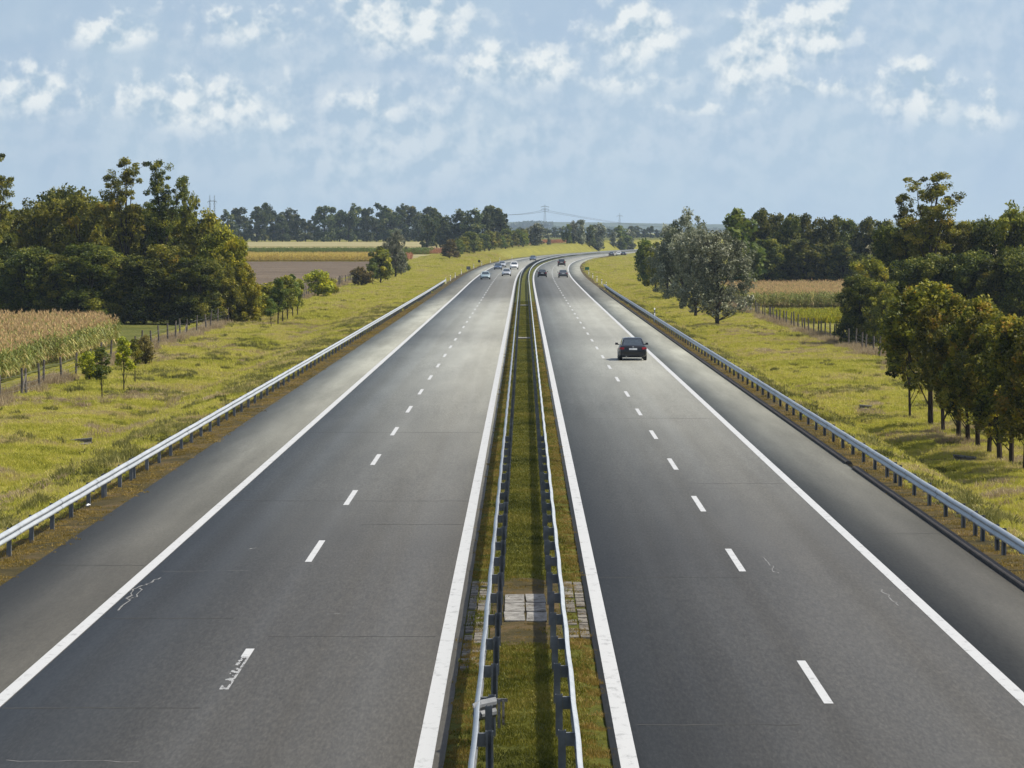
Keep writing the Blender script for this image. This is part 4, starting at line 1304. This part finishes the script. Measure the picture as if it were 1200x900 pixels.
verge_c = variant_collection('verge_tuft', [blade_patch(300 + k, 150, .55, .10, .34, .010, .8, MAT['grass']) for k in range(6)])
med_c = variant_collection('median_tuft', [blade_patch(320 + k, 190, .40, .03, .10, .008, .8, MAT['median_grass']) for k in range(5)])
edge_c = variant_collection('edge_tuft', [blade_patch(330 + k, 140, .30, .03, .12, .008, .9, MAT['edge_grass']) for k in range(5)])
dry_c = variant_collection('dry_tuft', [blade_patch(340 + k, 90, .40, .35, 1.0, .012, .35, MAT['dry_weed']) for k in range(4)])
dark_c = variant_collection('weed_tuft', [blade_patch(350 + k, 110, .32, .12, .42, .022, .7, MAT['dark_weed']) for k in range(4)])

for nm, (ua, ub), lab in (('left', (-33, -13.9), 'yellow green grass of the left verge between guardrail and fence'), ('right', (12.9, 33), 'yellow green grass of the right verge between guardrail and fence')):
    P = []
    for (y0, y1, d, sl, sh) in ((62, 200, 3.6, .8, 1.2), (200, 360, 1.9, 1.0, 1.5), (360, 720, .8, 1.3, 2.0), (700, 1050, .35, 1.6, 2.6)):
        u, p = cloud_pts(ua, ub, y0, y1, d)
        far_field = np.abs(u) > 30.8
        p = p[~far_field | (srng.uniform(0, 1, len(u)) < .35)]
        hs = np.clip(.85 + .55 * vnoise(p[:, 0], p[:, 1], .5, 3), .3, 1.6)
        s = srng.uniform(sl, sh, len(p))
        P.append((p, np.stack([s, s, s * hs * .8], 1)))
    p = np.concatenate([a for a, _ in P]); s = np.concatenate([b for _, b in P])
    scatter('grass', p, rots(len(p)), s, srng.integers(0, 6, len(p)), verge_c, lab, 'grass')
    # soil edge right behind the rail: sparse, browned
    ue = (-14.3, -12.25) if nm == 'left' else (11.8, 13.2)
    u, p = cloud_pts(ue[0], ue[1], 55, 420, 11, dens_pow=.6)
    k = vnoise(p[:, 0], p[:, 1] * .4, 1.6, 8) > -.45
    p = p[k]
    scatter('grass', p, rots(len(p)), sized(len(p), .7, 1.5, .5, 1.3), srng.integers(0, 5, len(p)), edge_c, 'browned sparse grass under the outer %s guardrail' % nm, 'grass')
    # rank weeds behind the rail and scattered dark tufts
    u, p = cloud_pts(-17.5 if nm == 'left' else 12.9, -13.9 if nm == 'left' else 15.2, 60, 420, 2.2)
    k = vnoise(p[:, 0] * .6, p[:, 1] * .25, 1.0, 12) > .0
    p = p[k]
    u2, p2 = cloud_pts(ua + 2, ub - 2, 70, 560, .05)
    u3, p3 = cloud_pts(ua + 2, ub - 2, 70, 400, 1.0)
    p3 = p3[vnoise(p3[:, 0] * .5, p3[:, 1] * .2, .8, 21 if nm == 'left' else 22) > .30]
    p = np.concatenate([p, p2, p3])
    scatter('weeds', p, rots(len(p)), sized(len(p), .7, 1.5, .6, 1.3), srng.integers(0, 4, len(p)), dark_c, 'darker weed tufts scattered in the %s verge' % nm, 'weeds')
    # bleached weeds along the fence line and in the verge
    us = -30.5 if nm == 'left' else 30.0
    u, p = cloud_pts(us - 1.2, us + .9, 170, 620, 2.4)
    p = p[vnoise(p[:, 0], p[:, 1] * .3, .5, 41) > -.25]
    u2, p2 = cloud_pts(ua + 2, ub - 2, 70, 400, 1.1)
    p2 = p2[vnoise(p2[:, 0] * .4, p2[:, 1] * .15, 1.0, 31 if nm == 'left' else 33) > .30]
    s = np.concatenate([sized(len(p), .7, 1.4, .35, .95), sized(len(p2), .8, 1.3, .25, .5)]); p = np.concatenate([p, p2])
    scatter('dry_weeds', p, rots(len(p)), s, srng.integers(0, 4, len(p)), dry_c, 'bleached dry weeds along the %s fence line' % nm, 'weeds')

# median: short turf, browner along the outer edges
u, p = cloud_pts(-1.2, 1.34, 38, 420, 16, med_z, .7, 60)
k = ~((p[:, 1] > 67.8) & (p[:, 1] < 80.2) & (u > -.72) & (u < .8)) & (u > -.82) & (u < .92)
pm_ = p[k]
scatter('grass', pm_, rots(len(pm_)), sized(len(pm_), .7, 1.3, .6, 1.5), srng.integers(0, 5, len(pm_)), med_c, 'short dark turf between the two median guardrails', 'grass')
k = ((u < -.80) & ~((p[:, 1] > 69) & (p[:, 1] < 79))) | ((u > .90) & ~((p[:, 1] > 70) & (p[:, 1] < 79)))
pe = p[k]
scatter('grass', pe, rots(len(pe)), sized(len(pe), .5, .85, .6, 1.2), srng.integers(0, 5, len(pe)), edge_c, 'straw coloured turf along both outer edges of the median', 'grass')


# weeds creeping over the slabs and the bare soil
u, p = cloud_pts(-1.2, 1.34, 62, 81, 9, med_z)
k = (srng.uniform(0, 1, len(u)) < .55) & ~((np.abs(u - .035) < .40) & (p[:, 1] > 71.9) & (p[:, 1] < 76.4) & (np.abs(u - .035) > .06))
p = p[k]
scatter('weeds', p, rots(len(p)), sized(len(p), .25, .7, .5, 1.3), srng.integers(0, 5, len(p)), edge_c, 'straw coloured weeds around the drain slabs of the median', 'weeds')


# maize plants
def corn_plant(seed, h, mat, tassel=True, ripe=0.0):
    rng = np.random.default_rng(seed)
    V, T, tint = [], [], []
    def tri(*v):
        b = len(V); V.extend(v); T.append((b, b + 1, b + 2))
    w = .022
    for a in (0, 1.57):
        c, s = math.cos(a) * w, math.sin(a) * w
        tri((-c, -s, 0), (c, s, 0), (0, 0, h)); tint.append(.45 + ripe)
    for k in range(11):
        z = h * (.15 + .065 * k); a = rng.uniform(0, 6.28); L = rng.uniform(.45, .8); lw = rng.uniform(.035, .06)
        d = np.array([math.cos(a), math.sin(a), 0]); sd = np.array([-d[1], d[0], 0]) * lw
        b = np.array([0, 0, z]); m = b + d * L * .5 + np.array([0, 0, L * .42]); e = b + d * L + np.array([0, 0, L * rng.uniform(-.35, .2)])
        tt = rng.uniform(.1, .55) + ripe + (.22 if k < 3 else 0)
        tri(b - sd * .5, b + sd * .5, m + sd); tri(b - sd * .5, m + sd, m - sd); tri(m - sd, m + sd, e); tint += [tt, tt, tt * .9]
    if tassel:
        for k in range(7):
            a = rng.uniform(0, 6.28); d = np.array([math.cos(a) * .13, math.sin(a) * .13, .30 * rng.uniform(.7, 1.2)])
            sd = np.array([-math.sin(a), math.cos(a), 0]) * .022
            b = np.array([0, 0, h * .95]); tri(b - sd, b + sd, b + d); tint.append(rng.uniform(.85, 1.0))
    return np_mesh('plant_%d' % seed, np.array(V), np.array(T), mat, tint=np.clip(tint, 0, 1))


corn_c = variant_collection('maize_plant', [corn_plant(400 + k, 2.1 + .1 * (k % 3), MAT['corn'], True, -.05 + .08 * (k % 4)) for k in range(6)])
dry_corn_c = variant_collection('ripe_maize_plant', [corn_plant(420 + k, 2.0, MAT['dry_corn'], True, .1) for k in range(4)])
green_corn_c = variant_collection('green_maize_plant', [corn_plant(430 + k, 1.9, MAT['leaf_green'], False, .1) for k in range(4)])
red_c = variant_collection('sorghum_plant', [corn_plant(440 + k, 1.7, MAT['red_crop'], True, .2) for k in range(4)])


def crop(name, coll, nvar, u0, u1, y0, y1, row, gap, label, cat, wig=.06, scale=(.85, 1.12), edge=None):
    us = np.arange(u0, u1, row); ys = np.arange(y0, y1, gap)
    ug, yg = np.meshgrid(us, ys); u = ug.ravel() + srng.normal(0, wig, ug.size); y = yg.ravel() + srng.normal(0, gap * .3, ug.size)
    x = U2X(u, y)
    k = in_view(x, y, 90)
    if edge is not None: k &= edge(u, y)
    x, y = x[k], y[k]
    p = np.stack([x, y, ground_z(x, y)], 1)
    return scatter(name, p, rots(len(p), .05), sized(len(p), scale[0], scale[1]), srng.integers(0, nvar, len(p)), coll, label, cat)


crop('maize', corn_c, 6, -66, -34.2, 222, 306, .72, .26, 'ripening maize with tan tassels in the near left field', 'maize', edge=lambda u, y: u < -33.8 - .8 * np.sin(y * .11) - np.clip((y - 285) * .15, 0, 3))
crop('maize', corn_c, 6, 31.8, 70, 478, 566, .8, .32, 'ripening maize with tan tassels in the right field', 'maize')
crop('vine_crop', variant_collection('low_crop', [blade_patch(460 + k, 120, .55, .4, 1.1, .05, .6, MAT['leaf_yellow']) for k in range(3)]), 3, 32.2, 44, 400, 446, 1.0, .6, 'low yellow crop behind the right fence', 'crop')
crop('ripe_maize', dry_corn_c, 4, -150, -36, 862, 884, .8, .5, 'golden strip of ripe maize across the left field', 'maize')
crop('green_maize', green_corn_c, 4, -210, -36, 1004, 1030, .9, .6, 'dark green crop strip behind the golden maize', 'crop')
crop('sorghum', red_c, 4, -58, -33, 880, 905, .9, .5, 'rusty red crop patch left of the lone verge tree', 'crop')
crop('sorghum', red_c, 4, -40, -29, 1010, 1500, 1.0, .8, 'rusty red crop glimpsed behind the tree row at the bend', 'crop', edge=lambda u, y: np.sin(y * .05) > .1, scale=(.6, .85))

# ------------------------------------------------------------------ vehicles
def loft(stations, prof):
    mb = MB()
    k = None
    vs = []
    for st in stations:
        pts = prof(st)
        full = pts + [(-x, y, z) for (x, y, z) in pts[::-1] if abs(x) > 1e-6]
        k = len(full); vs += full
    n = len(stations)
    fs = []
    for i in range(n - 1):
        for j in range(k):
            j2 = (j + 1) % k
            fs.append((i * k + j, i * k + j2, (i + 1) * k + j2, (i + 1) * k + j))
    fs.append(tuple(range(k - 1, -1, -1))); fs.append(tuple((n - 1) * k + j for j in range(k)))
    mb.add(vs, fs)
    return mb


def quad(name, a, b, c, d, out, mat, parent, n=.008):
    """pane with thickness, pushed out along its normal"""
    P = [Vector(q) for q in (a, b, c, d)]
    nn = (P[1] - P[0]).cross(P[3] - P[0]).normalized()
    if nn.dot(Vector(out)) < 0: nn = -nn
    mb = MB()
    vs = [p - nn * .02 for p in P] + [p + nn * n for p in P]
    mb.add(vs, [(0, 1, 2, 3), (4, 5, 6, 7), (0, 1, 5, 4), (1, 2, 6, 5), (2, 3, 7, 6), (3, 0, 4, 7)])
    return obj(name, mb.mesh(name, mats=(mat,)), parent)


def lerp(a, b, t): return tuple(a[i] + (b[i] - a[i]) * t for i in range(3))


def car(label, style, paint, X, Y, facing, name='car', L=4.4, W=1.78, yaw=0.0):
    z = float(zr(Y)) + .004
    root = empty(name, (X, Y, z), (0 if facing > 0 else math.pi) + yaw)
    tag(root, label, 'car', 'cars on the motorway')
    suv = style == 'suv'
    up = .18 if suv else 0
    h = L / 2; w = W / 2
    belt = .94 + up; H = (1.45 if not suv else 1.74)
    trunk = style == 'sedan'
    rear_top = .98 + up if trunk else 1.0 + up
    S = [(-h, .74 * w, .40 + up, .74 + up), (-h + .06, .93 * w, .30 + up * .5, rear_top - .10), (-h + .22, .985 * w, .24 + up * .5, rear_top), (-h + .75, w, .21 + up * .5, belt + (.05 if trunk else .03)), (-.3, w, .20 + up * .5, belt),
         (h - 1.35, w, .20 + up * .5, belt - .02), (h - .75, .985 * w, .21 + up * .5, belt - .14), (h - .28, .93 * w, .23 + up * .5, belt - .24), (h - .07, .80 * w, .27 + up * .5, belt - .34), (h, .62 * w, .33 + up, belt - .45)]

    def prof(s):
        y, hw, zl, zt = s
        return [(0, y, zl), (hw * .86, y, zl), (hw * .985, y, zl + .10), (hw, y, zl + (zt - zl) * .45), (hw * .985, y, zl + (zt - zl) * .72), (hw * .93, y, zt - .03), (hw * .80, y, zt), (0, y, zt + .025)]
    paint_m = MAT['car_' + paint]
    body = obj('body', loft(S, prof).mesh('body', 40, (paint_m,)), root)
    # cabin: pillars and roof in body colour, panes proud of it
    yb0 = -h + (.62 if trunk else .12 if suv else .18)      # rear foot of the glass
    yb1 = h - 1.15                                          # foot of the windscreen
    yr0 = yb0 + (.62 if trunk else .22 if suv else .50)
    yr1 = yb1 - .72
    bw, rw = w * .90, w * .70
    B = [(-bw * .96, yb0, belt - .02), (bw * .96, yb0, belt - .02), (bw, yb1, belt - .06), (-bw, yb1, belt - .06)]
    T = [(-rw * .95, yr0, H - .05), (rw * .95, yr0, H - .05), (rw, yr1, H - .04), (-rw, yr1, H - .04)]
    mb = MB()
    ym = (yr0 + yr1) / 2
    crown = [(-rw * .6, yr0 + .12, H), (rw * .6, yr0 + .12, H), (rw * .6, yr1 - .12, H), (-rw * .6, yr1 - .12, H)]
    mb.add(B + T + crown, [(0, 1, 5, 4), (1, 2, 6, 5), (2, 3, 7, 6), (3, 0, 4, 7), (4, 5, 9, 8), (5, 6, 10, 9), (6, 7, 11, 10), (7, 4, 8, 11), (8, 9, 10, 11)])
    cab = obj('cabin', mb.mesh('cabin', 35, (paint_m,)), root)
    def pane(nm, p00, p10, p11, p01, out, a=.08, b=.10):
        # inset inside the face p00-p10 (foot) / p01-p11 (roof)
        l0, l1 = lerp(p00, p01, a), lerp(p10, p11, a); t0, t1 = lerp(p00, p01, 1 - b), lerp(p10, p11, 1 - b)
        quad(nm, lerp(l0, l1, .06), lerp(l0, l1, .94), lerp(t0, t1, .93), lerp(t0, t1, .07), out, MAT['glass'], cab)
    pane('rear_window', B[0], B[1], T[1], T[0], (0, -1, .3))
    pane('windscreen', B[2], B[3], T[3], T[2], (0, 1, .3))
    for s in (-1, 1):
        i0, i1 = (1, 2) if s > 0 else (0, 3)
        mid_b, mid_t = lerp(B[i0], B[i1], .50), lerp(T[i0], T[i1], .48)
        pane('side_window', B[i0], mid_b, mid_t, T[i0], (s, 0, .2)); pane('side_window', mid_b, B[i1], T[i1], mid_t, (s, 0, .2))
        # door mirrors
        m = MB(); m.box((s * (w + .10), yb1 - .42, belt + .07), (.20, .11, .14), 0, .85); m.box((s * (w - .02), yb1 - .42, belt + .02), (.12, .05, .05))
        obj('mirror', m.mesh('mirror', mats=(MAT['black'] if paint == 'black' else paint_m,)), root)
    # wheels
    R_ = .315 if not suv else .36
    for s in (-1, 1):
        for yy in (-h + .82, h - .86):
            wheel = empty('wheel'); wheel.parent = root; wheel.location = (s * (w - .10), yy, R_)
            m = MB(); m.tube([(-.115, 0, 0), (-.10, 0, 0), (.10, 0, 0), (.115, 0, 0)], [R_ * .9, R_, R_, R_ * .9], 20); obj('tyre', m.mesh('tyre', 40, (MAT['rubber'],)), wheel)
            m = MB(); m.tube([(s * .10, 0, 0), (s * .122, 0, 0)], [R_ * .66, R_ * .60], 14)
            obj('rim', m.mesh('rim', mats=(MAT['rim'],)), wheel)
            m = MB(); m.tube([(s * .06, 0, 0), (s * .103, 0, 0)], [R_ * 1.16, R_ * 1.16], 18); o = obj('wheel_arch', m.mesh('wheel_arch', mats=(MAT['black'],)), root, None, (s * (w - .10), yy, R_ + .02))
    # ends
    yb = -h
    for s in (-1, 1):
        z0, z1 = (.71 + up, .87 + up) if not suv else (.75, 1.15)
        quad('tail_light', (s * w * .66, yb + .02, z0), (s * w * .93, yb + .10, z0 + .02), (s * w * .93, yb + .10, z1), (s * w * .64, yb + .045, z1 - .01), (0, -1, 0), MAT['red_light'], root, .03)
        m = MB(); m.box((s * w * .955, yb + .19, (z0 + z1) / 2), (.05, .20, z1 - z0 - .05), s * .12); obj('tail_light', m.mesh('tail_light', mats=(MAT['red_light'],)), root)
        zt = belt - .36
        quad('headlight', (s * w * .45, h - .045, zt - .03), (s * w * .86, h - .17, zt + .0), (s * w * .86, h - .21, zt + .13), (s * w * .45, h - .08, zt + .10), (0, 1, 0), MAT['head_light'], root, .035)
    m = MB(); m.box((0, yb + .055, .41 + up), (W * .80, .10, .20)); obj('rear_bumper', m.mesh('rear_bumper', mats=(MAT['black'],)), root)
    m = MB(); m.box((0, h - .06, .36 + up), (W * .62, .12, .16)); obj('front_grille', m.mesh('front_grille', mats=(MAT['black'],)), root)
    m = MB(); m.box((0, h - .03, .53 + up), (W * .40, .10, .08)); obj('front_grille', m.mesh('front_grille', mats=(MAT['black'],)), root)
    pl = quad('number_plate', (-.26, yb - .012, .70 + up), (.26, yb - .012, .70 + up), (.26, yb + .012, .81 + up), (-.26, yb + .012, .81 + up), (0, -1, 0), MAT['plate'], root)
    quad('number_plate', (-.26, h + .012, .40 + up), (.26, h + .012, .40 + up), (.26, h + .012, .51 + up), (-.26, h + .012, .51 + up), (0, 1, 0), MAT['plate'], root)
    m = MB(); m.tube([(0, yb - .03, .895 + up), (0, yb + .05, .895 + up)], [.045, .05], 12); obj('badge', m.mesh('badge', mats=(MAT['chrome'],)), root)
    m = MB(); m.tube([(-.45, yb - .03, .27 + up * .5), (-.45, yb + .2, .27 + up * .5)], .03, 8); obj('exhaust_pipe', m.mesh('exhaust_pipe', mats=(MAT['chrome'],)), root)
    # dark underside
    m = MB(); m.box((0, 0, .24 + up * .5), (W * .80, L * .86, .10)); obj('underbody', m.mesh('underbody', mats=(MAT['black'],)), root)
    return root


def road_pt(px, py):
    x, y = at_road(px, py)
    return x, y


def put_car(px, py, facing, *a, **k):
    Y = CAM_H * F_PX / (py - HOR_Y)
    for _ in range(6): Y = (CAM_H - float(zr(Y))) * F_PX / (py - HOR_Y)
    yaw = -math.atan(float(xcd(Y)))
    return car(*a, atZ(px, Y), Y + 2.2 * 1, facing, yaw=yaw, **k)


put_car(742, 422.5, 1, 'black saloon driving away alone in the near right lane', 'sedan', 'black', L=4.5, W=1.80)
put_car(568.8, 327.5, -1, 'pale teal car coming nearest in the left outer lane', 'hatch', 'teal', L=4.2, W=1.75)
put_car(593.5, 323.5, -1, 'silver car coming in the left inner lane ahead of the white one', 'hatch', 'silver', L=4.3, W=1.76)
put_car(583.5, 316, -1, 'dark blue car coming second in the left outer lane', 'hatch', 'blue', L=4.2, W=1.75)
put_car(588.5, 313, -1, 'grey car half hidden behind the dark blue one', 'sedan', 'silver', L=4.4, W=1.76)
put_car(602.5, 315.8, -1, 'white van like car coming in the left inner lane', 'suv', 'white', L=4.5, W=1.84)
put_car(624.5, 305.2, -1, 'single bluish car farthest on the oncoming carriageway', 'hatch', 'blue', L=4.2, W=1.75)
put_car(635.5, 324.8, 1, 'black car driving away in the right inner lane', 'hatch', 'black', L=4.2, W=1.76)
put_car(660, 325.2, 1, 'dark grey car driving away in the right outer lane', 'hatch', 'grey', L=4.3, W=1.78)
put_car(658.2, 312, 1, 'tall dark brown car driving away, farther than the dark pair', 'suv', 'brown', L=4.6, W=1.88)
put_car(716.7, 300.0, 1, 'tiny dark car leading far round the bend, leftmost of three', 'sedan', 'grey', L=4.4, W=1.78)
put_car(725.5, 300.0, 1, 'tiny white car far round the bend, middle of three', 'hatch', 'white', L=4.4, W=1.80)
put_car(731, 300.2, 1, 'tiny dark car far round the bend, rightmost of three', 'hatch', 'black', L=4.4, W=1.78)

# ------------------------------------------------------------------ road furniture
def delineator(u, Y, label, h=1.0, rz=0.0):
    x = float(U2X(u, Y)); z = max(gz(x, Y), float(zr(Y)) - .2)
    root = tag(empty('delineator_post', (x, Y, z), rz), label, 'delineator', 'white delineator posts')
    prof = [(-.06, .03), (0, -.05), (.06, .03)]
    def prism(z0, z1, slope=0.0):
        m = MB()
        vs = [(a, b, z0) for a, b in prof] + [(a, b, z1 + slope * b) for a, b in prof]
        m.add(vs, [(2, 1, 0), (3, 4, 5), (0, 1, 4, 3), (1, 2, 5, 4), (2, 0, 3, 5)])
        return m
    obj('shaft', prism(-.2, h * .68).mesh('shaft', mats=(MAT['white'],)), root)
    obj('band', prism(h * .68, h * .88, .6).mesh('band', mats=(MAT['black'],)), root)
    obj('cap', prism(h * .88 + .001, h, .8).mesh('cap', mats=(MAT['white'],)), root)
    m = MB(); m.box((0, -.052, h * .78), (.04, .008, .14)); obj('reflector', m.mesh('reflector', mats=(MAT['head_light'],)), root)
    return root


delineator(12.35, 322, 'white delineator post standing at the right guardrail, nearest one', 1.35)
for i, Y in enumerate((522, 552, 590, 630, 680)):
    delineator(12.6, Y, 'white delineator post past the end of the right guardrail, %s one' % ORD[i])
for i, Y in enumerate((570, 604, 640, 690, 740, 790, 850, 910, 970, 1040)):
    delineator(-13.1, Y, 'white delineator post along the left road edge past the guardrail, %s one' % ORD[i])


def sign_post(px, py, w, h, up, board, label, name='road_sign', shape='rect'):
    x, Y = at(px, py)
    root = tag(empty(name, (x, Y, gz(x, Y))), label, 'sign', None)
    m = MB(); m.tube([(0, 0, -.2), (0, 0, up + h)], .03, 8); obj('pole', m.mesh('pole', mats=(MAT['post'],)), root)
    m = MB()
    if shape == 'rect': m.box((0, -.045, up + h / 2), (w, .03, h))
    else: m.tube([(0, -.06, up + h / 2), (0, -.03, up + h / 2)], w / 2, 18)
    b = obj('board', m.mesh('board', mats=(MAT[board],)), root)
    return root


sign_post(688, 317.5, .95, .60, .25, 'green_sign', 'small green marker sign on the right verge before the bend')
sign_post(549, 319, .85, .70, .55, 'post', 'small grey sign seen from behind on the left verge')
sign_post(561.5, 311.5, .70, .70, .8, 'black', 'small dark round sign seen from behind on the left verge', shape='round')

# ------------------------------------------------------------------ power line
def pylon(px, Y, ytop, label, arms=(.80, .90), w=3.2, twin=False):
    x, h = top_h(px, Y, ytop)
    root = tag(empty('pylon', (x, Y, gz(x, Y))), label, 'pylon', 'power pylons on the horizon')
    legs = MB(); br = MB()
    tw = .45
    for cx in ((-1.3, 1.3) if twin else (0,)):
        ww = w * .35 if twin else w
        for sx in (-1, 1):
            for sy in (-1, 1):
                legs.tube([(cx + sx * ww / 2, sy * ww / 2, -.5), (cx + sx * min(tw, ww * .4), sy * min(tw, ww * .4), h * .8), (cx + sx * .12, sy * .12, h)], .065, 4)
        n = 9
        for k in range(n):
            z0, z1 = h * .9 * k / n, h * .9 * (k + 1) / n
            def wd(z): return ww / 2 + (tw - ww / 2) * min(1, z / (h * .8))
            for sy in (-1, 1):
                br.tube([(cx - wd(z0), sy * wd(z0), z0), (cx + wd(z1), sy * wd(z1), z1)], .06, 3); br.tube([(cx + wd(z0), sy * wd(z0), z0), (cx - wd(z1), sy * wd(z1), z1)], .06, 3)
    obj('legs', legs.mesh('legs', mats=(MAT['pylon'],)), root); obj('bracing', br.mesh('bracing', mats=(MAT['pylon'],)), root)
    for a in arms:
        m = MB(); half = 2.5 if twin else 2.6
        m.tube([(-half, 0, h * a), (0, 0, h * a + .5), (half, 0, h * a)], .12, 4); m.tube([(-half, 0, h * a), (half, 0, h * a)], .10, 4)
        for s in (-1, 1): m.tube([(s * half, 0, h * a), (s * half, 0, h * a - .9)], .09, 5)
        obj('arm', m.mesh('arm', mats=(MAT['pylon'],)), root)
    return root, h


p1, h1 = pylon(638.5, 2350, 240, 'power pylon rising left of centre above the bend', arms=(.86, .94), w=2.6)
p2, h2 = pylon(726, 3000, 250, 'fainter power pylon right of centre behind the twin trees', arms=(.88,), w=2.6)
p3, h3 = pylon(249, 1900, 229, 'twin legged power pylon behind the far left treeline', arms=(.86,), w=1.6, twin=True)
# span ends far to either side, carried by further pylons outside the view
def cable(a, b, sag, label):
    m = MB(); a, b = Vector(a), Vector(b); P = []
    for k in range(25):
        t = k / 24; p = a.lerp(b, t); p.z -= sag * 4 * t * (1 - t); P.append(p)
    root = tag(obj('power_cable', None or MB.mesh(_tube(P, .10), 'power_cable', mats=(MAT['black'],))), label, 'cable', 'power cables on the horizon')


def _tube(P, r):
    m = MB(); m.tube(P, r, 4); return m


def hang(p, h, s, a=.86, half=2.6): return (p.location.x + s * half, p.location.y, p.location.z + h * a - .9)


for s, nm in ((-1, 'left'), (1, 'right')):
    cable((-40 + s * 2, 2250, p1.location.z + h1 * .80), hang(p1, h1, s), 3.0, 'thin power cable running left from the tall pylon, %s strand' % nm)
    cable(hang(p1, h1, s), (150 + s * 2, 3400, 12.5), 2.0, 'thin power cable sloping right from the tall pylon, %s strand' % nm)

# scraps of litter in the left verge
for i, (px, py) in enumerate(((163, 504), (108, 552), (215, 462), (103, 597))):
    x, Y = at(px, py)
    m = MB(); rr = random.Random(i)
    m.add([(-.07, -.05, .16), (.08, -.04, .19), (.06, .06, .21), (-.05, .05, .17), (0, 0, .22)], [(0, 1, 4), (1, 2, 4), (2, 3, 4), (3, 0, 4)])
    m.add([(-.07, -.05, .15), (.08, -.04, .18), (.06, .06, .20), (-.05, .05, .16)], [(3, 2, 1, 0)])
    tag(obj('litter', m.mesh('litter', mats=(MAT['white'],)), None, None, (x, Y, gz(x, Y) - .04), rr.uniform(0, 3)), ['scrap of white paper in the grass right of the left headwall', 'scrap of white paper just behind the left guardrail', 'scrap of white paper in the bleached patch on the left verge', 'scrap of white paper on the soil under the near left guardrail'][i], 'litter', 'scraps of litter on the left verge')

# ------------------------------------------------------------------ air
mb = MB()
mb.box((300, 4600, 18), (9600, 9800, 44))
me = mb.mesh('haze')
hm = bpy.data.materials.new('haze'); hm.use_nodes = True
hm.node_tree.nodes.clear()
vo = hm.node_tree.nodes.new('ShaderNodeVolumePrincipled'); oo = hm.node_tree.nodes.new('ShaderNodeOutputMaterial')
vo.inputs['Color'].default_value = (.66, .83, 1.0, 1); vo.inputs['Density'].default_value = .000068; vo.inputs['Anisotropy'].default_value = .0
hm.node_tree.links.new(vo.outputs[0], oo.inputs['Volume'])
hz = obj('haze', me, None, hm)
tag(hz, kind='stuff')
